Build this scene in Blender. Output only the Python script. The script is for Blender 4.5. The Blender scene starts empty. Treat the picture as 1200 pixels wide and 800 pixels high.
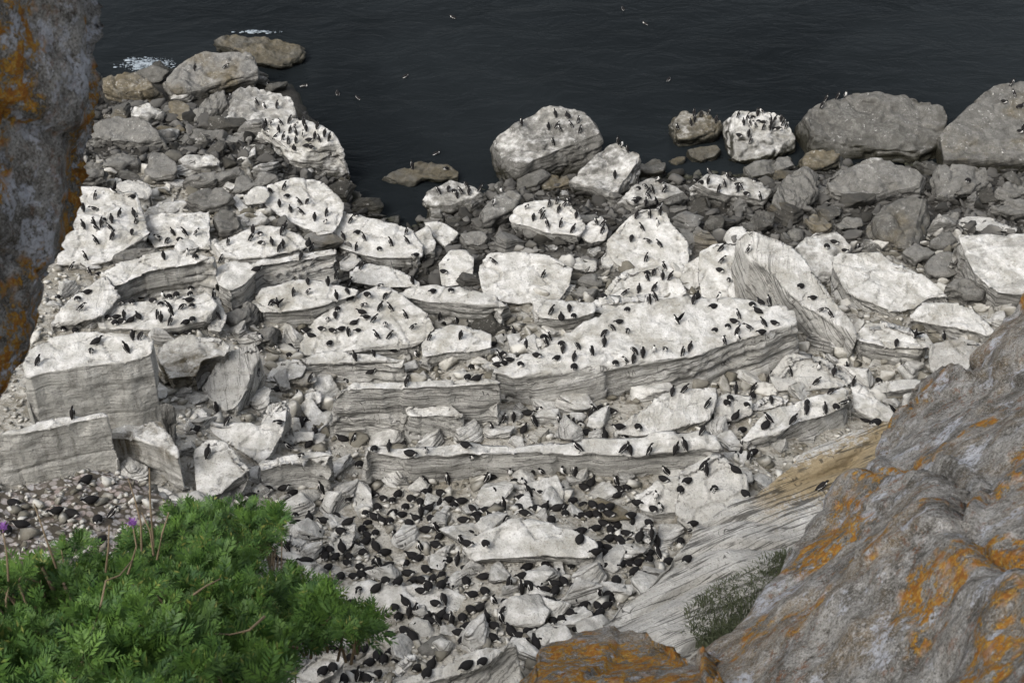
import bpy, bmesh, math, random
import numpy as np
from mathutils import Vector, Matrix, Euler, geometry
from mathutils.bvhtree import BVHTree
R = math.radians
random.seed(7)
scene = bpy.context.scene
COL = scene.collection

# ---------------------------------------------------------------- camera
CAM_Z, PITCH, FPX = 36.0, 37.0, 1743.0
cd = bpy.data.cameras.new('camera'); cam = bpy.data.objects.new('camera', cd); COL.objects.link(cam)
cam.location = (0, 0, CAM_Z); cam.rotation_euler = (R(90 - PITCH), 0, 0)
cd.sensor_width = 36; cd.lens = FPX / 1200 * 36; cd.clip_end = 20000; cd.clip_start = .05
cd.dof.use_dof = True; cd.dof.focus_distance = 50; cd.dof.aperture_fstop = 15.0
scene.camera = cam
# ---------------------------------------------------------------- light
w = bpy.data.worlds.new('World'); scene.world = w; w.use_nodes = True
nt = w.node_tree; bg = nt.nodes['Background']
sky = nt.nodes.new('ShaderNodeTexSky'); sky.sky_type = 'NISHITA'; sky.sun_disc = False
SUN_EL, SUN_ROT = 46, 142          # sun stands over the sea, a little to the left, behind thin cloud
sky.sun_elevation = R(SUN_EL); sky.sun_rotation = R(SUN_ROT); sky.dust_density = 5; sky.air_density = 1; sky.ozone_density = 1
hs = nt.nodes.new('ShaderNodeHueSaturation'); hs.inputs['Saturation'].default_value = .4
nt.links.new(sky.outputs[0], hs.inputs['Color']); nt.links.new(hs.outputs[0], bg.inputs[0]); bg.inputs[1].default_value = .15
sl = bpy.data.lights.new('sun', 'SUN'); sl.energy = 1.2; sl.angle = R(28); sl.color = (1, .985, .965)
sun = bpy.data.objects.new('sun', sl); COL.objects.link(sun)
SD = Vector((-math.sin(R(SUN_ROT)) * math.cos(R(SUN_EL)), math.cos(R(SUN_ROT)) * math.cos(R(SUN_EL)), math.sin(R(SUN_EL))))
sky.sun_rotation = R(-SUN_ROT)
sun.rotation_euler = (-SD).to_track_quat('-Z', 'Y').to_euler()
vs = scene.view_settings; vs.view_transform = 'Standard'; vs.look = 'None'; vs.gamma = 1; vs.use_curve_mapping = False; vs.exposure = 0.5
scene.cycles.max_bounces = 4; scene.cycles.diffuse_bounces = 2; scene.cycles.glossy_bounces = 2
try: scene.cycles.use_denoising = True
except Exception: pass

# ---------------------------------------------------------------- projection helpers
CP, SP = math.cos(R(PITCH)), math.sin(R(PITCH))
def ray(px, py):
    a, b = (px - 600) / FPX, (400 - py) / FPX
    return np.array([a, CP + b * SP, -SP + b * CP])     # right*a + up*b + forward
CAM = np.array([0, 0, CAM_Z])
def at_z(px, py, z):
    d = ray(px, py); return CAM + d * (z - CAM_Z) / d[2]
def at_d(px, py, dist):
    d = ray(px, py); return CAM + d / np.linalg.norm(d) * dist
def project(P):
    P = np.asarray(P) - CAM
    f = P[..., 1] * CP - P[..., 2] * SP; u = P[..., 1] * SP + P[..., 2] * CP
    return 600 + P[..., 0] / f * FPX, 400 - u / f * FPX

# ---------------------------------------------------------------- numpy noise
def _h(ix, iy, iz, seed):
    n = (ix * 374761393 + iy * 668265263 + iz * 2147483647 // 3 * 5 + iz * 1274126177 + seed * 974634777) & 0xffffffff
    n = ((n ^ (n >> 13)) * 1274126177) & 0xffffffff
    n = ((n ^ (n >> 15)) * 2246822519) & 0xffffffff
    return ((n ^ (n >> 16)) & 0xffff) / 65535.0
def vnoise(P, seed=0):
    i = np.floor(P).astype(np.int64); f = P - i; f = f * f * (3 - 2 * f)
    x, y, z = i[:, 0], i[:, 1], i[:, 2]; fx, fy, fz = f[:, 0], f[:, 1], f[:, 2]
    def L(a, b, t): return a + (b - a) * t
    r = L(L(L(_h(x, y, z, seed), _h(x+1, y, z, seed), fx), L(_h(x, y+1, z, seed), _h(x+1, y+1, z, seed), fx), fy),
          L(L(_h(x, y, z+1, seed), _h(x+1, y, z+1, seed), fx), L(_h(x, y+1, z+1, seed), _h(x+1, y+1, z+1, seed), fx), fy), fz)
    return r * 2 - 1
def fbm(P, o=3, seed=0):
    s = 0; a = 1; t = 0
    for k in range(o):
        s = s + a * vnoise(P * 2 ** k + 17.3 * k, seed + k); t += a; a *= .5
    return s / t
def h1(k, seed=0):
    k = k.astype(np.int64); return _h(k, k * 0 + 3, k * 0 + 7, seed)

def cells(x, y, seed=0):
    """2-D jittered cells: (hash of the nearest cell, distance gap to the second nearest)"""
    ix = np.floor(x).astype(np.int64); iy = np.floor(y).astype(np.int64); best = np.full(len(x), 9.0); sec = best.copy(); hid = np.zeros(len(x)); z0 = ix * 0
    for a in (-1, 0, 1):
        for b in (-1, 0, 1):
            cx, cy = ix + a, iy + b; d = np.hypot(cx + _h(cx, cy, z0, seed) - x, cy + _h(cx, cy, z0 + 5, seed) - y); m = d < best
            sec = np.where(m, best, np.minimum(sec, d)); hid = np.where(m, _h(cx, cy, z0 + 9, seed), hid); best = np.where(m, d, best)
    return hid, sec - best
# ---------------------------------------------------------------- terrain shape
shore_px = [(-900, 88), (-200, 92), (100, 95), (190, 78), (345, 98), (395, 195), (420, 240), (480, 268), (540, 240), (600, 208), (700, 208), (850, 205), (940, 192), (1200, 196), (1400, 185), (2200, 175)]
_sp = np.array([at_z(a, b, 0)[:2] for a, b in shore_px])
CLY = [-60, -.6, .8, 3, 5, 8, 12, 20, 27, 29, 34]; CLZ = [36, 34.3, 33.5, 31.2, 28.0, 23.0, 17.5, 9.5, 4.3, 0, -30]
def tz(x, y, detail=True):
    x = np.atleast_1d(np.asarray(x, float)); y = np.atleast_1d(np.asarray(y, float))
    s = np.interp(x, _sp[:, 0], _sp[:, 1]) - y
    z = np.where(s > 0, .13 * s + .35 * (1 - np.exp(-np.clip(s, 0, 99) / 2)), np.maximum(.35 * s - .1, -4))
    P = np.stack([x, y, x * 0], 1)
    if detail:
        z = z + np.clip((s + 1) * .2, 0, 1) * (.35 * fbm(P * .22, 3, 5) + .10 * fbm(P * 1.1, 3, 9))
    return np.maximum(z, np.interp(y, CLY, CLZ) + (0.5 * fbm(P * .4, 2, 3) if detail else 0) * (y < 24))
def hit(px, py, lift=0.0):
    d = ray(px, py); t0, t1 = 25.0, 110.0
    ts = np.linspace(t0, t1, 700); Q = CAM + ts[:, None] * d
    below = Q[:, 2] < np.maximum(tz(Q[:, 0], Q[:, 1], False), 0) + lift
    k = int(np.argmax(below)) if below.any() else 699
    return Q[k]

# ---------------------------------------------------------------- object helpers
def tag(o, label=None, cat=None, group=None, kind=None):
    if label: o['label'] = label
    if cat: o['category'] = cat
    if group: o['group'] = group
    if kind: o['kind'] = kind
    return o
def link(name, me, mat=None, parent=None, smooth=True):
    o = bpy.data.objects.new(name, me); COL.objects.link(o)
    for m in (mat if isinstance(mat, (list, tuple)) else [mat]):
        if m is not None and m.name not in me.materials: me.materials.append(m)
    if parent: o.parent = parent
    if smooth and len(me.polygons): me.polygons.foreach_set('use_smooth', np.ones(len(me.polygons), bool))
    return o
def mesh_from(name, V, F):
    me = bpy.data.meshes.new(name); me.from_pydata([tuple(v) for v in V], [], F); me.update(); return me
def mesh_np(name, V, F, k=3, mi=None):
    """fast build: V (n,3), F (m,k)"""
    me = bpy.data.meshes.new(name); V = np.asarray(V, np.float32); F = np.asarray(F, np.int32)
    me.vertices.add(len(V)); me.vertices.foreach_set('co', V.ravel())
    me.loops.add(F.size); me.loops.foreach_set('vertex_index', F.ravel())
    me.polygons.add(len(F)); me.polygons.foreach_set('loop_start', np.arange(0, F.size, k, dtype=np.int32))
    if mi is not None: me.polygons.foreach_set('material_index', np.asarray(mi, np.int32))
    me.update(calc_edges=True); me.validate(); return me

# ---------------------------------------------------------------- materials
class NT:
    def __init__(s, name):
        s.m = bpy.data.materials.new(name); s.m.use_nodes = True; s.t = s.m.node_tree; s.N = s.t.nodes; s.b = s.N['Principled BSDF']
        s.b.inputs['Specular IOR Level'].default_value = .25
    def n(s, typ, **kw):
        x = s.N.new('ShaderNode' + typ)
        for k, v in kw.items(): setattr(x, k, v)
        return x
    def c(s, a, b): s.t.links.new(a, b)
    def inp(s, node, key, v):
        if hasattr(v, 'links') or isinstance(v, bpy.types.NodeSocket): s.c(v, node.inputs[key])
        else: node.inputs[key].default_value = v
    def math(s, op, a, b=0.0, c=None, clamp=False):
        x = s.n('Math', operation=op, use_clamp=clamp); s.inp(x, 0, a); s.inp(x, 1, b)
        if c is not None: s.inp(x, 2, c)
        return x.outputs[0]
    def ramp(s, v, lo, hi, a=0.0, b=1.0):
        x = s.n('MapRange', interpolation_type='SMOOTHSTEP'); s.inp(x, 0, v); s.inp(x, 1, lo); s.inp(x, 2, hi); s.inp(x, 3, a); s.inp(x, 4, b); return x.outputs[0]
    def mix(s, f, a, b):
        x = s.n('Mix', data_type='RGBA'); s.inp(x, 0, f)
        for k, v in ((6, a), (7, b)):
            if isinstance(v, tuple): x.inputs[k].default_value = (*v, 1)
            else: s.c(v, x.inputs[k])
        return x.outputs[2]
    def scale(s, v, sc):
        x = s.n('Mapping'); s.c(v, x.inputs[0]); x.inputs['Scale'].default_value = sc; return x.outputs[0]
    def noise(s, v, sc, det=4, rough=.55, dist=0.0):
        x = s.n('TexNoise'); s.c(v, x.inputs['Vector']); x.inputs['Scale'].default_value = sc; x.inputs['Detail'].default_value = det
        x.inputs['Roughness'].default_value = rough; x.inputs['Distortion'].default_value = dist; return x.outputs[0]
    def bump(s, h, strength, dist, prev=None):
        x = s.n('Bump'); s.inp(x, 'Height', h); x.inputs['Strength'].default_value = strength; x.inputs['Distance'].default_value = dist
        if prev is not None: s.c(prev, x.inputs['Normal'])
        return x.outputs[0]

def make_rock_material(name='layered_limestone', ochre=None):
    k = NT(name); tc = k.n('TexCoord'); P = tc.outputs['Object']
    oi = k.n('ObjectInfo'); sep = k.n('SeparateColor'); k.c(oi.outputs['Color'], sep.inputs[0])
    gu, tone, brown, bed_ = sep.outputs[0], sep.outputs[1], sep.outputs[2], oi.outputs['Alpha']
    off = k.n('VectorMath', operation='ADD'); k.c(P, off.inputs[0]); cmb = k.n('CombineXYZ')
    r100 = k.math('MULTIPLY', oi.outputs['Random'], 100.0); k.c(r100, cmb.inputs[0]); k.c(r100, cmb.inputs[1]); k.c(cmb.outputs[0], off.inputs[1])
    Q = off.outputs[0]
    geo = k.n('NewGeometry'); sn = k.n('SeparateXYZ'); k.c(geo.outputs['Normal'], sn.inputs[0]); nz = sn.outputs[2]
    sp = k.n('SeparateXYZ'); k.c(geo.outputs['Position'], sp.inputs[0]); wz = sp.outputs[2]
    so = k.n('SeparateXYZ'); k.c(tc.outputs['Normal'], so.inputs[0]); flank = k.ramp(k.math('ABSOLUTE', so.outputs[2]), .85, .55)
    big = k.noise(Q, .55, 4); mid = k.noise(Q, 2.6, 6, .62); fine = k.noise(Q, 8, 5, .72); grit = k.noise(Q, 19, 3, .7)
    bands = k.noise(k.scale(Q, (.35, .35, 5.5)), 1.0, 5, .66, .35)
    bands2 = k.noise(k.scale(Q, (.6, .6, 14)), 1.0, 4, .65, .3)
    # bare stone from dark grey to pale, streaked along the bedding
    dark = k.mix(big, (.017, .016, .013), (.058, .054, .045)); pale = k.mix(mid, (.32, .31, .28), (.60, .59, .555))
    t2 = k.math('MULTIPLY', tone, k.math('ADD', .55, k.math('MULTIPLY', big, .9)), clamp=True)
    base = k.mix(t2, dark, pale)
    base = k.mix(k.math('MULTIPLY', k.ramp(bands, .54, .68, 0, .24), bed_), base, (.17, .165, .14))
    base = k.mix(k.math('MULTIPLY', k.ramp(fine, .54, .70), k.math('ADD', .04, k.math('MULTIPLY', tone, .55))), base, (.42, .41, .38)); base = k.mix(k.ramp(grit, .54, .68, 0, .55), base, (.045, .042, .035))
    bm = k.math('MULTIPLY', k.ramp(k.math('ADD', k.noise(Q, .5, 4, .6), k.math('MULTIPLY', brown, .6)), .66, .90), k.ramp(brown, 0, .2))
    base = k.mix(bm, base, k.mix(mid, (.045, .036, .020), (.20, .17, .115)))
    drip = k.noise(k.scale(geo.outputs['Position'], (3.2, 3.2, .35)), 1.0, 5, .7); base = k.mix(k.math('MULTIPLY', k.ramp(drip, .44, .60), k.math('MULTIPLY', k.math('SUBTRACT', 1.0, bed_), .85)), base, (.50, .49, .45)); base = k.mix(k.math('MULTIPLY', k.ramp(drip, .46, .34), k.math('MULTIPLY', k.math('SUBTRACT', 1.0, bed_), .55)), base, (.17, .165, .14))
    # guano: on the ledges and level tops, ragged at the rims
    g = k.math('ADD', k.math('MULTIPLY', nz, k.ramp(gu, .0, .42, .14, .5)), k.math('MULTIPLY', gu, 1.15))
    g = k.math('ADD', g, k.math('MULTIPLY', k.math('SUBTRACT', mid, .5), 1.0)); g = k.math('ADD', g, k.math('MULTIPLY', k.math('SUBTRACT', big, .5), .9)); g = k.math('ADD', g, k.math('MULTIPLY', k.math('SUBTRACT', fine, .5), .5))
    gm = k.ramp(g, .70, 1.28)
    spk = k.math('MULTIPLY', k.ramp(k.noise(Q, 6.5, 3, .7, .4), .60, .655), k.ramp(k.math('ADD', k.noise(Q, 1.3, 3), k.math('MULTIPLY', gu, .5)), .52, .72)); spk = k.math('MULTIPLY', spk, k.ramp(nz, .1, .6))
    gm = k.math('MAXIMUM', gm, k.math('MULTIPLY', spk, .65))
    white = k.mix(k.ramp(mid, .3, .7), (.42, .41, .375), (.68, .67, .64)); white = k.mix(k.ramp(k.noise(Q, .7, 7, .72, .2), .46, .64, 0, .75), white, (.31, .295, .25))
    white = k.mix(k.math('MULTIPLY', k.ramp(bands2, .55, .66), k.math('ADD', .12, k.math('MULTIPLY', flank, .22))), white, (.17, .16, .14))
    white = k.mix(k.ramp(fine, .56, .70, 0, .6), white, (.24, .22, .18)); white = k.mix(k.ramp(grit, .58, .68, 0, .6), white, (.13, .12, .095))
    colr = k.mix(gm, base, white)
    if ochre:
        (ax, ay), (bx, by) = ochre; L_ = math.hypot(bx - ax, by - ay); nx_, ny_ = -(by - ay) / L_, (bx - ax) / L_; tx_, ty_ = (bx - ax) / L_, (by - ay) / L_
        px_, py_ = sp.outputs[0], sp.outputs[1]
        dd = k.math('ABSOLUTE', k.math('ADD', k.math('ADD', k.math('MULTIPLY', px_, nx_), k.math('MULTIPLY', py_, ny_)), -(ax * nx_ + ay * ny_)))
        al = k.math('ADD', k.math('ADD', k.math('MULTIPLY', px_, tx_), k.math('MULTIPLY', py_, ty_)), -(ax * tx_ + ay * ty_))
        dd = k.math('ADD', dd, k.math('MULTIPLY', k.math('SUBTRACT', big, .5), 2.6)); dd = k.math('ADD', dd, k.math('MULTIPLY', k.math('SUBTRACT', fine, .5), 3.0))
        om = k.math('MULTIPLY', k.ramp(dd, 1.0, .3), k.math('MULTIPLY', k.ramp(al, -.6, 1.0), k.ramp(al, L_ + 1, L_ - .5)))
        colr = k.mix(k.math('MULTIPLY', om, .85), colr, k.mix(fine, (.17, .12, .055), (.36, .28, .15)))
    # dark algae band at the water
    wet = k.math('MULTIPLY', k.ramp(k.math('ADD', wz, k.math('MULTIPLY', k.math('SUBTRACT', k.noise(Q, 1.3, 5, .7), .5), 2.2)), 1.25, .45), k.ramp(nz, .85, .35, .45, 1.0))
    colr = k.mix(wet, colr, k.mix(fine, (.012, .012, .009), (.045, .042, .028)))
    # open bedding joints at two spacings and a few upright cracks, on the broken flanks; their inner shade is painted near-black
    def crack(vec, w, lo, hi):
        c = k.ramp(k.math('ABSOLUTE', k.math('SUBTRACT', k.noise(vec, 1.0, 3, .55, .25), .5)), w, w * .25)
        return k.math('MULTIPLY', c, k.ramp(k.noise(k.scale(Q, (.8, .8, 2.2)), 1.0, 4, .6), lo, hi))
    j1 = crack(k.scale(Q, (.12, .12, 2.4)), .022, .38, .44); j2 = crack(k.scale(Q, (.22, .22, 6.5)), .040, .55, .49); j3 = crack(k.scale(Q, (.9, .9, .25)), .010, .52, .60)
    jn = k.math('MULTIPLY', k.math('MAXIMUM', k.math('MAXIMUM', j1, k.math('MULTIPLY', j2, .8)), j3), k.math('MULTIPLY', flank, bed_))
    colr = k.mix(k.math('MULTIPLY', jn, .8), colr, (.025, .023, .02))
    k.c(colr, k.b.inputs['Base Color'])
    rg = k.ramp(wet, 0, 1, .9, .35); k.c(rg, k.b.inputs['Roughness'])
    b = k.bump(bands, .8, .12); b = k.bump(bands2, .8, .07, b); b = k.bump(mid, .7, .16, b); b = k.bump(fine, .8, .06, b); b = k.bump(jn, -1.0, .16, b); b = k.bump(grit, .6, .02, b)
    k.c(b, k.b.inputs['Normal'])
    return k.m
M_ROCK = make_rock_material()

def ground_material():
    k = NT('guano_ground'); tc = k.n('TexCoord'); P = tc.outputs['Object']
    big = k.noise(P, .35, 4); mid = k.noise(P, 2.2, 6, .65); fine = k.noise(P, 9, 5, .7)
    sp = k.n('SeparateXYZ'); k.c(P, sp.inputs[0]); z = sp.outputs[2]
    c = k.mix(k.ramp(mid, .3, .6), (.20, .18, .14), (.50, .48, .43)); c = k.mix(k.ramp(fine, .52, .68, 0, .65), c, (.10, .088, .065)); c = k.mix(k.ramp(big, .5, .7, 0, .5), c, (.22, .19, .13))
    c = k.mix(k.math('MAXIMUM', k.ramp(k.math('ADD', sp.outputs[1], k.math('MULTIPLY', big, 3)), 58.2, 60.2), k.ramp(k.math('ADD', z, k.math('MULTIPLY', big, 1.4)), 2.9, 2.2)), c, k.mix(mid, (.018, .017, .014), (.075, .07, .06)))
    c = k.mix(k.ramp(z, .3, .0), c, (.018, .02, .015)); c = k.mix(k.ramp(z, 7, 9.5), c, k.mix(fine, (.06, .06, .03), (.2, .19, .16)))
    k.c(c, k.b.inputs['Base Color']); k.b.inputs['Roughness'].default_value = .9
    k.c(k.bump(fine, .8, .1, k.bump(mid, .8, .3)), k.b.inputs['Normal']); return k.m
def grit_material():
    k = NT('gritty_bank'); tc = k.n('TexCoord'); P = tc.outputs['Object']; a = k.noise(P, 1.2, 5, .65); b = k.noise(P, 7, 6, .75); v = k.n('TexVoronoi'); k.c(P, v.inputs['Vector']); v.inputs['Scale'].default_value = 5
    sc = k.n('SeparateColor'); k.c(v.outputs['Color'], sc.inputs[0])
    c = k.mix(sc.outputs[0], (.22, .19, .165), (.58, .555, .53)); c = k.mix(k.ramp(a, .45, .6, 0, .6), c, (.36, .27, .23)); c = k.mix(k.ramp(b, .52, .62, 0, .75), c, (.09, .075, .055)); c = k.mix(k.ramp(v.outputs['Distance'], .42, .6), c, (.10, .085, .065))
    k.c(c, k.b.inputs['Base Color']); k.b.inputs['Roughness'].default_value = .95; k.c(k.bump(v.outputs['Distance'], -.8, .15, k.bump(b, .9, .08)), k.b.inputs['Normal']); return k.m
def stone_material():
    k = NT('loose_stone'); tc = k.n('TexCoord'); P = tc.outputs['Object']; geo = k.n('NewGeometry'); r = geo.outputs['Random Per Island']
    sp = k.n('SeparateXYZ'); k.c(P, sp.inputs[0]); z = sp.outputs[2]; sn = k.n('SeparateXYZ'); k.c(geo.outputs['Normal'], sn.inputs[0])
    mid = k.noise(P, 5, 5, .6)
    c = k.mix(r, (.12, .11, .085), (.38, .365, .32)); c = k.mix(k.ramp(k.math('ADD', sn.outputs[2], k.math('ADD', mid, r)), 1.6, 2.2), c, (.52, .505, .46))
    c = k.mix(k.ramp(mid, .5, .7, 0, .5), c, (.11, .095, .07))
    c = k.mix(k.math('MAXIMUM', k.ramp(k.math('ADD', sp.outputs[1], k.math('MULTIPLY', k.noise(P, .5, 3), 3)), 58.2, 60.2), k.ramp(k.math('ADD', z, k.math('MULTIPLY', k.noise(P, .3, 3), 1.4)), 3.0, 2.3)), c, k.mix(r, (.022, .021, .018), (.13, .125, .115)))
    c = k.mix(k.ramp(z, .5, .1), c, (.03, .032, .02))
    k.c(c, k.b.inputs['Base Color']); k.b.inputs['Roughness'].default_value = .85
    k.c(k.bump(mid, .6, .05), k.b.inputs['Normal']); return k.m
def lichen_material(name, lichen=.5, seed=0.0, pale=.5, sc=1.0, warm=.0):
    """weathered limestone near the lens: grey-lilac stone, pale crustose rings, mustard and rust lichens"""
    k = NT(name); tc = k.n('TexCoord'); mp = k.n('Mapping'); k.c(tc.outputs['Object'], mp.inputs[0]); mp.inputs['Location'].default_value = (seed, seed * .7, seed * 1.3); mp.inputs['Scale'].default_value = (sc, sc, sc)
    P = mp.outputs[0]
    a = k.noise(P, 3.2, 7, .66, .1); b = k.noise(P, 11, 6, .7); c_ = k.noise(P, 38, 5, .75); d = k.noise(P, 1.3, 5, .65, .2); e_ = k.noise(P, 85, 3, .8)
    col = k.mix(k.ramp(a, .36, .62), (.105, .099, .086), (.32, .31, .285)); col = k.mix(k.ramp(b, .48, .64, 0, .7), col, (.43, .425, .41)); col = k.mix(k.ramp(b, .46, .36, 0, .6), col, (.07, .06, .045))
    col = k.mix(k.ramp(c_, .54, .66, 0, .75), col, (.035, .03, .025)); col = k.mix(k.ramp(c_, .44, .34, 0, .55), col, (.42, .41, .41))
    col = k.mix(k.math('MULTIPLY', k.ramp(d, .47, .57), k.math('MULTIPLY', k.ramp(c_, .35, .6), warm)), col, k.mix(b, (.12, .08, .04), (.32, .25, .16)))
    col = k.mix(k.ramp(e_, .53, .60, 0, .6), col, (.03, .026, .02)); col = k.mix(k.ramp(e_, .46, .39, 0, .5), col, (.45, .44, .42))
    w1 = k.ramp(k.math('ADD', k.noise(P, 3.6, 6, .68), k.math('MULTIPLY', c_, .12)), .66 - pale * .05, .70 - pale * .05); col = k.mix(k.math('MULTIPLY', w1, k.ramp(c_, .62, .46)), col, k.mix(b, (.32, .33, .36), (.52, .54, .58)))
    fr = k.noise(P, 11, 6, .75); reg = k.ramp(k.noise(P, 1.5, 4, .6), .60 - lichen * .14, .66 - lichen * .14)
    o1 = k.math('MULTIPLY', reg, k.ramp(k.math('ADD', fr, k.math('MULTIPLY', c_, .25)), .58, .65)); o1 = k.math('MULTIPLY', o1, k.ramp(c_, .68, .56))
    ocol = k.mix(k.ramp(b, .42, .62), (.42, .225, .018), (.27, .105, .02)); ocol = k.mix(k.ramp(c_, .50, .62, 0, .6), ocol, (.50, .34, .045))
    col = k.mix(o1, col, ocol)
    rust = k.math('MULTIPLY', k.ramp(k.noise(P, 17, 5, .75), .54, .62), k.ramp(k.noise(P, 2.2, 4, .6), .44, .58)); col = k.mix(k.math('MULTIPLY', rust, .35 + .5 * min(warm, 1)), col, (.17, .070, .025))
    k.c(col, k.b.inputs['Base Color']); k.b.inputs['Roughness'].default_value = .95
    n = k.bump(a, 1.0, .10 / sc); n = k.bump(b, 1.0, .045 / sc, n); n = k.bump(c_, 1.0, .014 / sc, n); n = k.bump(o1, .5, .006 / sc, n); k.c(n, k.b.inputs['Normal']); return k.m
def flat_material(name, col, rough=.7, var=None, vs=20, trans=0):
    k = NT(name)
    if var is not None:
        tc = k.n('TexCoord'); geo = k.n('NewGeometry'); f = k.math('ADD', k.math('MULTIPLY', geo.outputs['Random Per Island'], .6), k.math('MULTIPLY', k.noise(tc.outputs['Object'], vs, 2), .4))
        k.c(k.mix(f, col, var), k.b.inputs['Base Color'])
    else: k.b.inputs['Base Color'].default_value = (*col, 1)
    k.b.inputs['Roughness'].default_value = rough
    return k.m
def water_material():
    k = NT('dark_sea'); tc = k.n('TexCoord'); P = tc.outputs['Object']
    s1 = k.scale(P, (.55, .9, 1)); a = k.noise(s1, .55, 5, .6, .5); b = k.noise(s1, 2.4, 4, .6, .3); big = k.noise(P, .045, 4, .6, .5)
    c = k.mix(k.ramp(big, .35, .65), (.007, .0088, .0098), (.0135, .0165, .0180))
    v = k.n('TexVoronoi'); k.c(P, v.inputs['Vector'])
    sep = k.n('SeparateXYZ'); k.c(P, sep.inputs[0])
    k.c(c, k.b.inputs['Base Color']); k.b.inputs['Roughness'].default_value = .12; k.b.inputs['IOR'].default_value = 1.33; k.b.inputs['Specular IOR Level'].default_value = .022
    n = k.bump(a, .5, .45); n = k.bump(b, .45, .07, n); k.c(n, k.b.inputs['Normal']); return k.m
# ================================================================ setting
def build_terrain():
    xs = np.arange(-75, 75.01, .5); ys = np.concatenate([np.arange(-25, 24, .75), np.arange(24, 84, .3), np.arange(84, 130, 4)])
    X, Y = np.meshgrid(xs, ys); Z = tz(X.ravel(), Y.ravel()); V = np.stack([X.ravel(), Y.ravel(), Z], 1)
    nx, ny = len(xs), len(ys); i, j = np.meshgrid(np.arange(nx - 1), np.arange(ny - 1)); k = (j * nx + i).ravel()
    F = np.stack([k, k + 1, k + nx + 1, k + nx], 1); o = link('ground', mesh_np('ground', V, F, 4), ground_material()); tag(o, kind='structure')
    tb = BVHTree.FromPolygons([tuple(v) for v in V], [tuple(f) for f in F.tolist()])
    ws = 4000; wv = [(-ws, 20, 0), (ws, 20, 0), (ws, 2 * ws, 0), (-ws, 2 * ws, 0)]
    tag(link('sea', mesh_from('sea', wv, [(0, 1, 2, 3)]), water_material()), kind='structure')
    return tb
TERR = build_terrain()

# ================================================================ rocks
STY = {  # guano, tone, brown, smoothing, edge noise
    'W': (.80, .92, .05, 3), 'L': (.60, .98, .08, 3), 'S': (.24, .36, .05, 7), 'M': (.06, .26, .10, 6), 'D': (.0, .05, .10, 7), 'B': (.02, .22, .60, 6), 'V': (.55, .8, .4, 4),
}
ALLV, ALLF, OWN = [], [], []     # for placing birds later
_vbase = 0
ROCKS = {}
def _plane_hit(px, py, P0, n):
    d = ray(px, py); t = float(np.dot(P0 - CAM, n) / np.dot(d, n)); return CAM + d * t
def refine(mesh_obj, vox, smooth):
    m = mesh_obj.modifiers.new('r', 'REMESH'); m.mode = 'VOXEL'; m.voxel_size = vox; m.adaptivity = 0
    s = mesh_obj.modifiers.new('s', 'SMOOTH'); s.factor = .5; s.iterations = int(smooth)
    dg = bpy.context.evaluated_depsgraph_get(); me = bpy.data.meshes.new_from_object(mesh_obj.evaluated_get(dg)); mesh_obj.modifiers.clear(); return me
def get_vn(me):
    V = np.empty(len(me.vertices) * 3, np.float32); me.vertices.foreach_get('co', V); N = np.empty_like(V); me.vertex_normals.foreach_get('vector', N)
    return V.reshape(-1, 3).astype(float), N.reshape(-1, 3).astype(float)
def rough_poly(poly, seed, amp):
    rnd = random.Random(seed); out = []
    n = len(poly)
    for i in range(n):
        a, b = poly[i], poly[(i + 1) % n]; out.append(a); L = math.dist(a, b)
        if L > 26:
            k = int(L // 16)
            for q in range(1, k):
                t = (q + rnd.uniform(-.25, .25)) / k; nx, ny = -(b[1] - a[1]) / L, (b[0] - a[0]) / L; s = rnd.uniform(-amp, amp)
                out.append((a[0] + (b[0] - a[0]) * t + nx * s, a[1] + (b[1] - a[1]) * t + ny * s))
    return out
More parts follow.
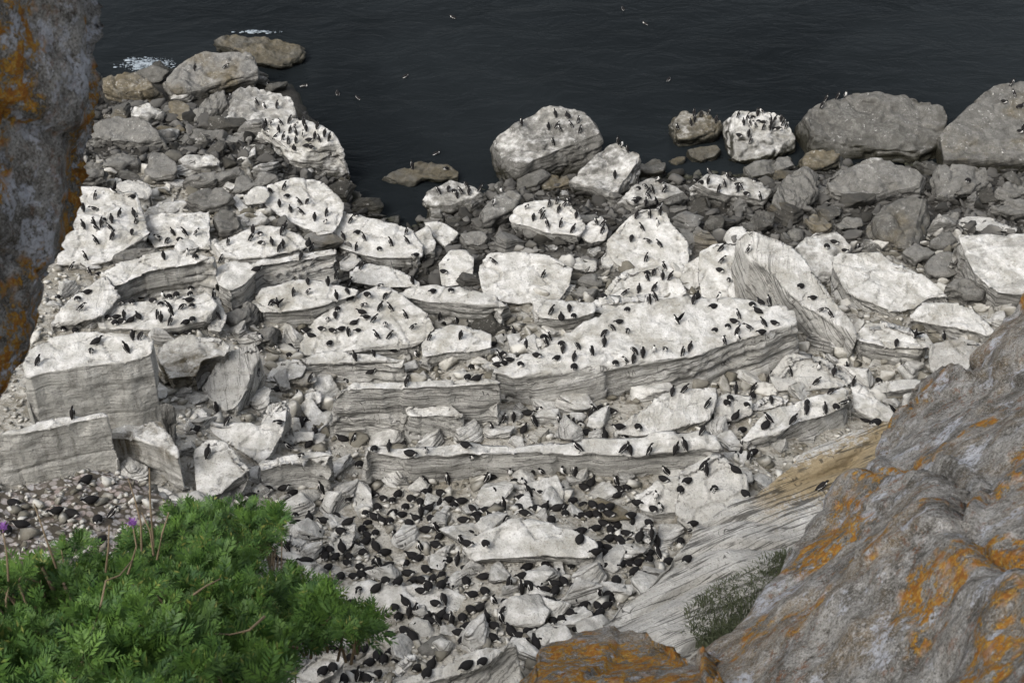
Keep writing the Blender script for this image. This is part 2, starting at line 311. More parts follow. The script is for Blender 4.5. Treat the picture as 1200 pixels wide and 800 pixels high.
def rock(key, style, h, opt, label, poly):
    global _vbase
    g, tone, br, sm = STY[style]
    ty, tx, bed, lift, flare, seed = opt.get('ty', 9), opt.get('tx', 0), opt.get('bed', 0), opt.get('lift', 0), opt.get('fl', .08), opt.get('seed', sum(map(ord, key)) * 7 % 997)
    g = opt.get('g', g); tone = opt.get('t', tone); br = opt.get('b', br); tone = tone * .5 if 't' in opt and (style in 'SMDB' or key == 'i5') else tone; sm = opt.get('sm', sm); strata = opt.get('st', 1.0 if style in 'WLV' else .45)
    a = max(poly, key=lambda p: p[1]); cxp = a[0]
    B = hit(cxp, a[1] + h, lift)
    d = ray(a[0], a[1]); P0 = CAM + d * (B[1] / d[1])
    n = np.array(Euler((R(ty), R(tx), 0)).to_matrix() @ Vector((0, 0, 1))) 
    # positive ty: the far edge stands higher, the top face leans to the lens
    n = np.array([math.sin(R(tx)), -math.sin(R(ty)), math.cos(R(ty))]); n /= np.linalg.norm(n)
    pc = np.mean(poly, 0); poly = [(pc[0] + (x - pc[0]) * 1.09 + (1.2 if x > pc[0] else -1.2), pc[1] + (y - pc[1]) * 1.08) for x, y in poly]
    pl = rough_poly(poly, seed, 2.2)
    T = np.array([_plane_hit(x, y, P0, n) for x, y in pl])
    ctr = T.mean(0); size = float(np.linalg.norm(T.max(0) - T.min(0)))
    zb = float(tz(T[:, 0], T[:, 1], False).min()) - .7 if lift < 1 else B[2] - 1.2
    zb = min(zb, B[2] - .5, P0[2] - .6)
    und = opt.get('und', 0)              # undercut
    Bt = T.copy(); Bt[:, :2] = ctr[:2] + (T[:, :2] - ctr[:2]) * (1 + flare - und); Bt[:, 2] = zb
    nT = len(T); V = [tuple(v) for v in T] + [tuple(v) for v in Bt]
    extra = opt.get('in', []);
    f2 = [(x, y) for x, y in pl]
    tri = geometry.tessellate_polygon([[Vector((x, y, 0)) for x, y in f2]])
    F = [tuple(t) for t in tri] + [tuple(i + nT for i in reversed(t)) for t in tri] + [(i, (i + 1) % nT, nT + (i + 1) % nT, nT + i) for i in range(nT)]
    me0 = mesh_from('tmp', V, F); bm = bmesh.new(); bm.from_mesh(me0); bmesh.ops.triangulate(bm, faces=bm.faces[:]); bmesh.ops.recalc_face_normals(bm, faces=bm.faces[:]); bm.to_mesh(me0); bm.free()
    o0 = bpy.data.objects.new('tmp', me0); COL.objects.link(o0)
    vox = min(.125, max(.07, size / 95)); sm_it = sm * min(2.2, (size / vox) / 40)
    me = refine(o0, vox, sm_it); bpy.data.objects.remove(o0); bpy.data.meshes.remove(me0)
    V, N = get_vn(me)
    # bedding frame
    q = Vector(n).rotation_difference(Vector((0, 0, 1))).inverted()
    M3 = Matrix.Rotation(R(bed), 3, 'Y') @ q.to_matrix(); M3n = np.array(M3)
    Zb = M3n[:, 2]; L = (V - ctr) @ M3n           # coordinates in the bedding frame
    Nl = N @ M3n; side = np.clip(1 - np.abs(Nl[:, 2]) * 1.15, 0, 1); horiz = Nl.copy(); horiz[:, 2] = 0
    S = L + seed * 1.37
    big = fbm(S * (1.6 / max(size * .35, 1.2)), 3, seed % 50); md = fbm(S * .9, 3, seed % 40 + 3)
    # chopped corners: plane cuts through the upper edges give broken, angular outlines
    rc = random.Random(seed * 3 + 1); D0 = V - V.mean(0)
    for _ in range(int(9 if style in 'SMDB' else 6)):
        az = rc.uniform(0, 6.283); el = rc.uniform(.1, .8) if style in 'SMDB' else rc.uniform(.0, .55)
        u = M3n @ np.array([math.cos(az) * math.cos(el), math.sin(az) * math.cos(el), math.sin(el)]); pr = D0 @ u; hmax = pr.max()
        cut = hmax * (rc.uniform(.88, .97) if size > 6 else rc.uniform(.80, .93)) if style in 'SMDB' else hmax - size * rc.uniform(.015, .06)
        over = np.maximum(pr - cut, 0); D0 = D0 - over[:, None] * u * .92
    V = D0 + V.mean(0)
    # undercut foot
    uc = opt.get('uc', rc.uniform(.1, .6) if style in 'SMDB' else rc.uniform(.0, .45)); dep = np.clip((P0[2] - .35 * (P0[2] - B[2]) - V[:, 2]) / max(P0[2] - B[2], .6), 0, 1)
    V[:, :2] -= N[:, :2] * (uc * dep)[:, None]
    L = (V - ctr) @ M3n; S = L + seed * 1.37
    disp = N * (big * min(.22, size * .035) * (1.4 if style in 'SMDB' else .8))[:, None]
    if style in 'SMDB':
        rg_ = 1 - np.abs(fbm(S * np.array([.7, .7, 1.5]), 4, 77)) * 2.2
        disp += N * (md * .12)[:, None] - N * (np.clip(rg_ - .72, 0, 1) * .55)[:, None] + N * (fbm(S * 3.1, 3, 19) * .05)[:, None]
    # strata ledges
    th = opt.get('th', .34); warp = .55 * fbm(S * np.array([.22, .22, .35]), 3, 21)
    sv = S[:, 2] / th + warp; k0 = np.floor(sv); fr = sv - k0; e = np.clip((fr - .8) / .2, 0, 1); e = e * e * (3 - 2 * e)
    a1 = h1(k0, 31) * (1 - e) + h1(k0 + 1, 31) * e
    brk = np.clip(fbm(S * np.array([.5, .5, 1.2]), 2, 63) * 2.2 + .4, 0, 1)
    groove = np.exp(-((fr - .86) / .07) ** 2) * (h1(k0, 91) > .35)
    disp -= (horiz @ M3n.T) * (side * strata * (.24 * a1 * brk + .26 * groove * brk))[:, None]
    # plates and scars on the bedding face
    t = fbm(S * np.array([.32, .5, .0]) * opt.get('ts', 1), 3, 44) * 3.2; kt = np.floor(t); ft = np.clip((t - kt - .6) / .4, 0, 1)
    disp += Nl[:, 2:3] ** 2 * Zb[None] * ((kt + ft) * .05 * strata)[:, None] + N * (fbm(S * 2.3, 3, 12) * .05)[:, None]
    if style in 'WLV':      # broken plates: jointed blocks stand at slightly different levels and step in and out along the rim
        wx = S[:, 0] + .35 * fbm(S * .6, 2, 5); wy = S[:, 1] + .35 * fbm(S * .6, 2, 6)
        c1, e1_ = cells(wx * .30, wy * .55, 3); c2, e2_ = cells(wx * .85 + 9, wy * 1.2, 8)
        topw = np.clip((Nl[:, 2] + .2) / .45, 0, 1)
        disp -= Zb[None] * (topw * (.17 * c1 + .06 * c2 + .07 * (e2_ < .06) * (c2 > .45)))[:, None]
        disp -= (horiz @ M3n.T if False else horiz @ M3n.T) * (side * (.30 * c1 + .13 * c2) * opt.get('st', 1.0))[:, None]
    V2 = V + disp; Vl = (V2 - ctr) @ M3n
    me.vertices.foreach_set('co', Vl.astype(np.float32).ravel()); me.update()
    nm = opt.get('nm', 'boulder' if style in 'SMDB' else 'rock_slab'); me.name = nm
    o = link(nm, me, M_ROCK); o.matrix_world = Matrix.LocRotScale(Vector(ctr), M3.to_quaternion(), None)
    o.color = (g, tone, br, opt.get('al', .85))
    tag(o, label, 'boulder' if nm == 'boulder' else 'rock slab', 'tumbled rocks at the foot of the cliff', 'thing')
    ROCKS[key] = (label, o)
    nf = len(me.polygons); Fi = np.empty(len(me.loops), np.int32); me.loops.foreach_get('vertex_index', Fi)
    if len(Fi) == nf * 4:
        ALLF.extend((Fi.reshape(-1, 4) + _vbase).tolist()); OWN.extend([key] * nf); ALLV.append(V2); _vbase += len(V2)
    else:
        for p in me.polygons: ALLF.append([v + _vbase for v in p.vertices]); OWN.append(key)
        ALLV.append(V2); _vbase += len(V2)
    return o
# key|style|front height px|options|label|outline of the top face as traced
DATA = '''
a1|B|14|g=.25|flat brown boulder beside the white foam at the water|122,85 133,79 160,84 185,92 187,97 165,105 148,108 124,97
a2|S|12|b=.4|large brown boulder with whitened far end beside the foam|193,93 205,80 240,62 265,55 290,62 299,78 295,88 270,92 245,98 225,105 205,103
a3|B|9|t=.25,bed=12|dark weed-brown boulder washed by the sea|255,42 285,40 320,43 350,50 355,60 345,72 320,76 300,72 280,58 258,52
a4|S|9|g=.5|small pale boulder under the flat brown boulder|150,128 158,120 175,120 192,128 190,136 165,139 152,135
a5|B|6||small brown boulder touching the large whitened brown boulder|193,120 210,116 223,120 222,138 210,140 196,130
a6|M|6|tx=-20,bed=-35|thin grey stone leaning on edge beside a speckled pale boulder|245,108 260,103 262,118 242,135 228,142 228,125
a7|S|9|g=.42,t=.7|broad speckled pale boulder with five dark birds at the water|252,130 262,106 285,102 310,103 335,112 352,127 350,136 330,140 300,143 270,148 252,142
a8|M|15|g=.2|broad grey boulder with dark front near the lichened pillar|98,152 108,142 130,136 160,140 190,160 193,166 170,168 130,163 102,160
a9|B|5||small olive flake between the grey boulders|182,150 200,146 215,147 218,152 200,157 188,156
b1|D|6|t=.35|smooth dark grey boulder under the leaning stone|206,162 225,148 250,143 262,152 245,163 225,170 208,170
b2|S|6||oval pale grey boulder beside the crowded block|257,162 270,154 290,152 298,160 285,165 262,167
b3|M|14||grey boulder with squared front under the broad grey boulder|118,182 140,176 162,178 161,190 135,196 118,194
b4|M|10|t=.55|grey boulder with pale flank above the laminated wedge|167,190 180,178 195,177 208,192 205,203 182,208 168,202
b5|S|10|g=.55|white-topped rounded boulder under the smooth dark one|208,185 218,176 240,174 250,180 258,190 240,193 215,195
b6|S|6|g=.6|small bright white boulder touching the crowded block|272,180 285,170 299,168 300,182 285,188 274,188
b7|S|24|g=.85,t=.3,ty=5,bed=6,sm=4|dark-sided block with white top crowded with birds at the water|297,143 330,140 358,143 385,153 403,165 405,170 390,174 350,176 338,172 315,155
b8|D|12|t=.4|flat grey boulder behind the white ledge with five birds|222,228 235,219 262,217 272,226 268,238 245,242 224,241
b9|M|12|t=.3|dark grey boulder beside the cut end of the white ledge|246,252 260,244 280,250 284,262 272,270 250,270
c1|D|22|t=.35|dark boulder touching the lichened pillar|90,190 105,186 122,192 125,203 108,208 90,206
c2|L|10|bed=-25,g=.3|laminated pale wedge behind the white bird slab|132,212 150,205 172,212 180,225 168,232 142,222
c3|D|8||dark flake-layered boulder above the pale wedge|128,200 150,196 165,203 162,212 140,208
c4|M|8|bed=-15|layered grey shard below the white-topped rounded boulder|210,205 235,200 262,196 282,192 280,200 250,210 220,212
c5|M|8|bed=-20|layered grey shard under the crowded block|262,218 285,205 312,200 330,205 318,214 285,222 268,224
c6|L|8|g=.5|pale boulder against the slab with brown corner|284,228 300,217 312,218 316,226 308,238 290,240
c7|S|7|g=.5|pale rounded stone behind the small bird slab|272,256 290,246 308,248 318,256 300,264 280,264
d1|W|8|ty=12|white bird slab beside the lichened pillar|70,222 93,217 125,218 158,223 166,245 170,262 176,276 150,285 130,300 92,308 70,306
d2|W|10|ty=8|white ledge with squared end and five birds|165,252 200,250 243,245 243,288 225,287 200,282 180,286 172,276
d3|M|16|ty=25|grey shadowed flank stone under the white bird slab|132,291 150,283 186,286 182,292 150,300 134,304
d4|W|34|al=.3,ty=10,t=.75|white ramp with long plain grey front face|117,315 150,302 190,290 215,286 224,291 250,298 225,306 195,310 160,320 131,332
d5|W|14|ty=12,bed=-30,und=.1|narrow white ramp with laminated end near the lichened pillar|58,384 62,368 95,338 117,320 131,332 138,345 118,368 90,380
d6|L|12|ty=12,g=.55|pale nesting ledge with a tight clump of dark birds|118,372 140,352 175,345 215,341 245,339 250,350 246,374 205,382 160,384 122,382
d7|L|14|g=.35,tx=10|upright pale boulder beside the nesting ledge|240,345 255,345 266,368 258,385 243,382
d8|L|78|al=.12,g=.62,ty=12,th=.7,st=.35|great grey block with tall streaked front and laminated top|22,440 42,405 60,393 110,382 160,385 172,395 172,410 150,418 120,422 75,430
d9|L|62|al=.1,g=.58,ty=8,th=.8,st=.35|pale square block under the great grey block|-20,502 10,499 60,485 116,478 120,486 75,494 20,507 -20,512
e1|V|40|al=.3,g=.5,b=.45,ty=8,uc=0,st=.4|brown-stained block beside the pale square block|119,500 150,494 178,492 192,500 208,524 204,534 180,520 150,510 121,508
e2|V|30|b=.5,bed=-15,g=.45|tilted pale boulder with olive flank beside the great block|185,415 190,395 215,388 250,390 268,402 262,412 235,418 228,436 200,438
e3|L|14|ty=25,bed=-52,th=.25,g=.3|leaning laminated plank of grey rock|272,402 296,396 302,418 288,450 275,474 262,478 240,462 234,450 252,422
e4|L|9|ty=20,bed=-40,g=.4|small pale chip beside the leaning laminated plank|222,430 235,422 250,422 245,440 232,458 221,458
e5|M|45|ty=5,bed=90,t=.6|grey upright post of rock in a dark gap|183,469 199,465 204,469 188,475
e6|W|10|ty=18,g=.65|white slab with two dark birds above the shrub|212,482 240,474 252,488 275,490 300,495 322,464 336,475 334,492 312,530 300,540 270,520 245,505 225,515 212,538 208,512
e7|L|14|ty=18,g=.6|smooth pale boulder with one bird above the shrub|228,525 245,508 262,514 285,538 292,545 272,560 258,573 240,580 227,572
f1|W|17|ty=9,bed=8,b=.15|white block with brown far corner and dark flank|308,234 322,210 335,206 370,208 384,215 401,236 399,256 388,268 372,271 345,257
f2|W|17|ty=8|broad white slab with scattered birds beside the inlet|392,254 405,248 450,252 475,262 482,268 492,285 490,298 470,300 440,297 415,290 394,285
f3|S|12|g=.6,t=.7|rounded white knob at the end of the broad inlet slab|480,270 492,264 506,268 511,285 508,296 494,300 486,290
f4|W|7|ty=14|white boulder above a rounded white one near the inlet|498,258 510,256 526,262 538,270 536,276 520,288 510,278
f5|W|8|ty=18|rounded white boulder split by a fine crack|512,305 525,291 545,290 556,302 553,318 537,330 519,332 512,318
f6|W|9|ty=14,bed=10|white dome under the broad inlet slab|407,320 420,310 438,303 465,312 488,325 491,333 450,333 415,330
f7|L|22|ty=8,bed=-8,th=.3|long laminated beam of pale rock with squared end|268,312 310,300 350,292 387,288 389,296 350,302 310,308 272,320
f8|W|8|ty=10|low white slab behind the long laminated beam|255,285 275,270 310,262 335,268 362,285 350,293 310,300 268,304
f9|L|30|ty=8,g=.5|pale broken block between ramp and laminated beam|248,312 262,302 292,306 300,314 285,330 270,338 255,330
g1|W|18|ty=14|pale slab with a flapping bird above a dark hollow|293,350 310,333 345,326 400,326 418,334 412,344 380,354 345,360 308,362
g2|W|14|ty=13,ts=.7|sloping white slab crowded with dark birds|350,404 365,380 390,360 430,336 455,334 475,350 500,370 504,380 490,396 476,412 440,412 400,415 356,414
g3|L|28|ty=7,th=.3,g=.55|long low laminated beam beside the crowded slab|448,337 480,331 540,335 595,349 598,354 560,357 505,352 465,347
g4|W|24|al=.3,ty=9|smooth white block with a dark bird on its corner|489,400 503,386 530,377 560,382 576,390 576,404 555,408 520,410 495,415
g5|W|10|ty=16|great white square boulder with two birds|562,336 565,310 576,295 605,290 640,298 667,311 664,330 650,350 620,350 590,350
g6|B|6|ty=6,t=.4|olive flat rock alone in the sea|438,198 460,190 490,188 515,192 534,198 532,206 512,209 492,207 476,217 462,212 448,204
g7|S|14|g=.45,t=.55|oval speckled boulder with a knot of birds at the inlet|496,233 505,220 530,210 555,208 572,213 570,226 550,240 520,244 500,241
g8|M|16|g=.3|dark-sided grey boulder beside the oval speckled one|555,250 575,231 600,220 612,226 609,238 590,248 565,260
g9|M|8|t=.6|small grey stone under the dark-sided boulder|540,274 560,268 573,276 562,286 546,286
h1|S|22|g=.38,t=.42,ty=14,tx=-8|great speckled boulder with black underside beside open water|583,172 586,155 600,145 630,131 655,125 682,132 701,150 700,158 670,168 630,184 600,198
h2|S|12|g=.45,t=.5,tx=-12,ty=14|tall grey boulder with rough dark flank|670,216 680,192 700,175 715,160 740,162 750,180 747,195 732,208 722,224 700,226 674,222
h3|B|7|g=.2|brown stone under the great speckled boulder|625,213 640,204 668,206 672,214 650,220 630,221
h4|W|18|ty=12,tx=-6|white boulder with a dozen birds and dark overhanging front|595,256 610,238 640,229 660,232 675,245 684,262 674,274 650,273 620,262 600,258
h5|W|12|ty=12|white boulder wedged against the dozen-bird boulder|680,272 690,255 705,250 712,265 709,278 692,281
h6|S|12|g=.42|speckled boulder with many small birds behind the pinnacle|728,232 745,215 770,206 800,208 808,224 800,232 770,232 745,242
h7|B|12|g=.35,t=.6|brown and white rock with birds standing in the sea|780,135 790,129 810,135 830,128 848,144 845,152 820,158 800,162 783,158
h8|B|6|g=.1|low brown rock under the brown and white one|806,176 822,170 846,171 841,180 822,188 812,185
h9|S|10|g=.8,t=.6,ty=14|lumpy white-topped boulder crammed with birds|848,152 855,131 880,128 905,131 925,140 931,155 927,168 905,178 870,186 852,186 847,170
i1|S|12|g=.45,tx=5|tilted speckled boulder over a dark hollow|812,207 830,200 870,206 900,214 906,225 898,236 870,229 840,223 816,218
i2|M|8||grey shelf under the lumpy white-topped boulder|862,196 900,186 930,180 936,190 905,203 872,207
i3|D|10|bed=-50,t=.45,ty=20|folded dark boulder with slanting layers|908,232 918,208 938,192 958,200 958,220 942,238 920,246
i4|D|16|t=.30,g=.16,ty=16|huge dark flat-topped boulder facing the sea|942,128 962,111 1000,106 1060,112 1095,122 1106,134 1100,162 1070,176 1000,169 958,163 946,150
i5|V|14|b=.32,g=.2,t=.4,ty=16,bed=-18|huge cracked boulder with mossy brown flank|1107,148 1125,120 1165,101 1195,95 1260,90 1300,130 1260,190 1200,192 1150,188 1113,183
i6|B|9|t=.4|brown stone against the huge dark boulder|933,182 960,175 984,178 985,188 960,196 938,195
i7|M|14|g=.25,ty=14,bed=-6|broad grey boulder under the huge dark one|967,214 985,192 1020,186 1060,196 1090,202 1078,214 1040,223 1000,228 977,224
i8|M|13|t=.5,ty=14|square grey boulder with one dark bird|1090,214 1097,195 1122,193 1155,195 1161,208 1140,220 1110,230 1092,228
i9|D|9|t=.28,b=.25,ty=22|dark boulder with a small orange lichen spot|1020,250 1035,233 1060,225 1088,223 1091,245 1085,268 1065,290 1045,282 1024,262
j1|W|26|g=.55,t=.6,ty=10|big smooth pale slab with rounded dark base|1110,273 1150,271 1200,270 1290,272 1300,330 1200,340 1172,336 1147,315 1122,290
j2|L|6|bed=8,g=.35|laminated pale lens lying on the big smooth slab|1120,258 1140,248 1165,252 1192,264 1170,268 1130,268
j3|M|9|bed=-10|laminated grey stone beside the pale lens|1088,258 1102,248 1122,246 1124,256 1108,264 1092,264
j4|M|8|t=.55|rounded grey stone below the orange-spotted boulder|1058,295 1080,279 1098,290 1092,303 1075,308
j5|M|8|bed=-14,t=.55|lens-shaped layered stone against the big smooth slab|1075,311 1100,296 1130,295 1140,308 1122,319 1092,320
j6|W|15|ty=13,bed=14|brilliant white mound with frilled layered rim|978,320 985,296 1010,288 1035,292 1050,305 1080,315 1104,330 1110,342 1085,346 1072,356 1050,360 1012,350 986,335
j7|W|26|ty=10,t=.7|white-topped boulder over a black hollow|1003,386 1015,371 1040,371 1085,384 1096,395 1088,404 1045,404 1012,399
j8|W|12|ty=14,bed=22|sloping white shelf under the brilliant mound|1068,370 1085,353 1120,350 1150,368 1166,385 1153,391 1112,380 1078,377
j9|V|12|g=.35,b=.35,ty=20|coarse brown-speckled stone beside the orange lichen cliff|1093,402 1128,393 1162,398 1160,425 1140,440 1095,436
k1|L|30|ty=20,bed=42,th=.28,g=.55|long wedge with steeply slanting layers|873,270 890,263 915,276 945,302 980,346 1001,376 1003,388 986,398 962,372 930,345 905,318 885,300
k2|W|8|ty=20,b=.3,ts=.8|yellow-stained white slab leaning on the slanting wedge|824,288 835,281 870,289 882,300 893,342 897,356 862,356 826,350 821,320
k3|W|7|ty=22|egg-shaped pale boulder beside the yellow-stained slab|796,330 803,308 817,297 825,308 822,333 810,340
k4|W|8|ty=20|white pinnacle with birds in a file up its crest|712,275 735,250 765,238 780,244 785,260 803,280 806,298 798,316 770,314 740,314 718,300
k5|W|8|ty=18|white step between the pinnacle and the vast slab|706,348 735,312 768,305 790,314 802,340 785,352 740,354
k6|L|14|ty=14,th=.22,g=.65|layered white mound beside the vast white slab|685,352 720,340 770,342 800,350 782,368 738,374 702,363
k7|W|40|ty=9,st=.9,bed=-9,th=.3,ts=.6|vast white slab with curving layered front|577,430 610,412 655,398 690,376 720,360 780,346 860,344 905,356 927,364 928,376 885,390 842,402 795,420 745,432 700,442 640,440 585,437
k8|L|26|ty=8,g=.6,bed=-8|square layered block with one bird on top|627,352 660,348 690,347 698,355 694,364 662,371 630,368
k9|L|7|g=.5|small flat pale stone above the square layered block|660,302 678,298 697,301 702,310 693,316 676,315
l1|M|10|t=.5|grey stone behind the square layered block|672,322 690,316 706,322 704,332 684,332
l2|M|9|t=.6|grey rounded stone against the white pinnacle|795,264 815,264 823,280 812,294 803,285
l3|W|7|ty=16|small white cap stone behind the slanting wedge|848,277 855,263 870,262 876,272 870,282 856,285
l4|D|9||dark stone behind the small white cap stone|825,262 836,250 848,252 846,266 834,270
l5|D|9|bed=30|dark grey boulder below the tilted speckled boulder|872,258 888,244 908,248 905,262 885,270
l6|M|7|t=.3|dark rounded stone under the folded boulder|915,270 930,262 946,266 942,278 922,280
l7|B|7|t=.4|brownish stone beside the folded dark boulder|945,258 960,246 975,250 978,264 960,272
l8|M|7|bed=5,t=.5|flat layered grey stone behind the brilliant mound|976,258 995,250 1012,254 1010,264 985,268
l9|S|10|g=.5,ty=18|white-spattered boulder between wedge and brilliant mound|932,285 950,270 985,268 1002,280 992,296 978,312 972,330 955,320 940,302
m1|L|22|ty=9,g=.7|pale bench stone in front of the sloping crowded slab|352,414 400,410 440,413 472,418 470,426 400,427 360,425
m2|L|64|al=1,ty=8,th=.42,bed=2,g=.6,st=.8|tall squared block with clean layered front|390,449 420,440 500,436 577,437 579,447 500,450 440,452 400,455
m3|L|34|ty=12,bed=12,th=.24,lift=.1|thin layered wedge leaning on the tall squared block|470,478 500,464 536,474 543,484 510,484 480,486
m4|L|44|ty=9,g=.58,st=.8,th=.33,bed=-3,fl=.0,ts=.6|very long layered ledge with birds along its front|390,527 420,515 500,513 600,512 700,507 790,503 835,502 852,509 848,518 790,526 720,530 650,528 600,529 520,531 450,532 400,534
m5|L|32|ty=8,bed=5|layered butt-end stone joining the very long ledge|302,538 340,527 372,524 388,528 388,534 350,538 310,543
m6|L|10|ty=18,bed=-28,th=.22|slanting pale slab rising behind the very long ledge|720,503 745,485 775,463 810,447 838,449 836,470 828,490 790,500 750,507
m7|W|10|ty=16,g=.5|pale cracked boulder beside the dark nesting pocket|836,466 850,455 880,460 884,480 862,491 838,490
m8|W|20|ty=12,bed=-15,th=.25|white-backed layered ramp with five birds|872,510 895,482 945,462 995,447 1006,458 992,474 945,490 905,507 880,514
m9|W|8|ty=14,g=.6|thin pale shelf beside the orange lichen cliff|1000,452 1012,445 1022,457 1046,478 1064,490 1025,491 1002,476
n1|L|12|ty=8,g=.4|layered pale shelf under the black hollow|1018,448 1050,440 1092,442 1088,450 1050,456 1022,457
n2|W|7|ty=14|small white hump beside the five-bird ramp|876,472 898,458 925,464 908,475 885,480
n3|L|8|ty=22,g=.3|plain pale rock wall under the slanting wedge|900,432 925,408 955,412 985,428 1002,440 985,450 950,454 915,456
n5|W|24|ty=11,und=.12,bed=8|white mushroom boulder amid the nesting crowd|540,646 562,626 600,608 640,605 672,612 695,630 701,645 680,650 640,648 600,650 560,654
n6|L|10|ty=24,g=.35,sm=7|smooth grey boulder with five birds beside the ochre slope|793,596 800,552 820,527 845,530 876,555 884,570 880,592 850,610 815,616
n7|L|8|ty=20,g=.55|cracked pale boulder under the ledge's broken end|742,578 770,560 796,553 798,598 770,600 748,592
n8|L|9|ty=14,g=.55|small pale cube beside the five-bird grey boulder|852,552 865,544 880,548 884,562 868,568 855,565
n9|B|9|ty=12,t=.6|brownish triangular stone under the very long ledge|680,592 705,579 740,597 748,605 705,606
o1|L|8|ty=20,g=.5|upright pale stone in the crowd near the shrub|382,626 400,606 417,608 413,634 400,648 386,644
o2|L|7|ty=18,g=.55|pale stone with a single dark bird beside the shrub|320,634 330,622 350,624 363,632 358,646 344,655 326,650
o3|L|10|ty=10,bed=10,th=.18|thin-layered stone under the ledge's butt end|352,576 380,570 408,577 414,585 380,586
o4|W|6|ty=10,g=.6|broad pale sheet of rock through the crowd|375,702 400,686 450,682 520,684 570,694 566,704 520,716 450,716 390,712
o5|L|6|ty=14,g=.65|round white stone in the lower crowd|545,730 560,722 580,728 585,740 570,750 550,747
o6|D|7|t=.3|dark grey stone in the lower crowd|490,757 505,743 525,742 533,756 520,766 500,768
o7|L|16|ty=14,bed=-22,th=.16,g=.45|splintered slanting ledge at the foot of the crowd|440,806 500,782 560,760 600,747 606,755 560,782 500,806
o8|L|10|ty=14,g=.6|pale boulder under the hanging shrub branch|338,796 350,776 385,761 403,766 401,779 372,800
o9|L|6|ty=14,g=.5|pale chip beside the dark stone in the lower crowd|455,784 475,762 489,758 484,774 466,788
p1|L|9|ty=18,g=.5|pale fractured stone in the crowd beside the ochre slope|738,622 764,606 772,622 760,636
p2|L|7|ty=12,g=.5|pale flat stone beside the leaning white-grey stone|322,512 345,501 368,500 365,513 332,518
p3|L|8|ty=22,bed=-45,g=.5|leaning white-grey stone beside the white two-bird slab|301,504 314,472 334,464 338,480 322,518 306,536 300,528
p4|L|7|ty=16,g=.6|bright chip above the layered butt-end stone|355,462 365,449 375,455 378,468 365,474
p5|L|8|ty=14,g=.55|grey-white wedge under the pale bench stone|310,440 325,421 345,418 361,425 355,438 330,446
p6|V|9|b=.5,g=.2|brown splintered stone under the pale bench stone|338,445 352,432 368,434 372,446 355,452
p7|L|8|ty=14,g=.5|pale stone beside the white mushroom boulder|592,604 610,592 628,596 622,606|
p8|L|7|ty=14,g=.6|whitish stone on the ground above the shrub|160,572 175,562 196,566 212,580 200,590 172,586
p9|M|9|bed=-30|grey layered stone in the dark hollow|262,372 285,352 305,350 300,364 278,380
q1|M|8|t=.45|grey stone inside the hollow under the flapping bird slab|285,392 305,378 330,376 322,392 300,398
q2|L|8|ty=14,g=.5|pale stone between two crowded slabs|500,378 515,370 530,372 524,378
q3|L|10|ty=12,g=.55|pale shelf behind the vast white slab|600,398 630,392 665,390 660,402 620,408
q4|L|10|ty=12,g=.5|pale lump beside the smooth white block|575,418 590,408 606,412 604,424 586,428
q5|M|9|t=.5|grey stone beneath the great white square boulder|668,340 684,334 700,338 696,348 676,348
q6|L|11|ty=14,g=.45|grey-white stone left of the broken white pinnacle foot|705,295 716,288 722,300 716,312 706,308
q7|M|9|t=.4|grey stone between two birds boulders at the inlet|612,262 622,258 636,268 630,276 616,274
q8|D|8|t=.4|dark round stone under the brown sea rock|745,196 762,184 785,190 780,200 758,204
q9|D|3|b=.9,t=.3|greenish stone just breaking the water|782,186 795,181 806,186 798,192 786,192
r1|D|12|t=.4|dark stone beyond the square grey boulder|1168,225 1182,212 1205,210 1210,222 1185,232
r2|M|12|t=.45|broad grey stone behind the pale lens|1160,242 1180,228 1215,228 1220,245 1190,252
r3|D|8|t=.35|dark flat stone beside the orange-spotted boulder|1090,285 1100,272 1118,270 1122,282 1104,290
r4|M|10|t=.5,bed=-20|grey shelf below the lens-shaped stone|1108,336 1130,324 1150,330 1160,348 1135,350
r5|L|12|ty=14,g=.4|pale stone beside the broad inlet slab's dark foot|398,300 412,294 424,300 414,312 400,314
'''
def parse():
    for ln in DATA.strip().split('\n'):
        f = ln.split('|'); key, st, h, op, label, pts = f[:6]
        o = {}
        for kv in op.split(','):
            if kv: a, b = kv.split('='); o[a] = float(b)
        yield key, st, float(h), o, label, [tuple(map(float, p.split(','))) for p in pts.split()]
for r_ in parse(): rock(*r_)
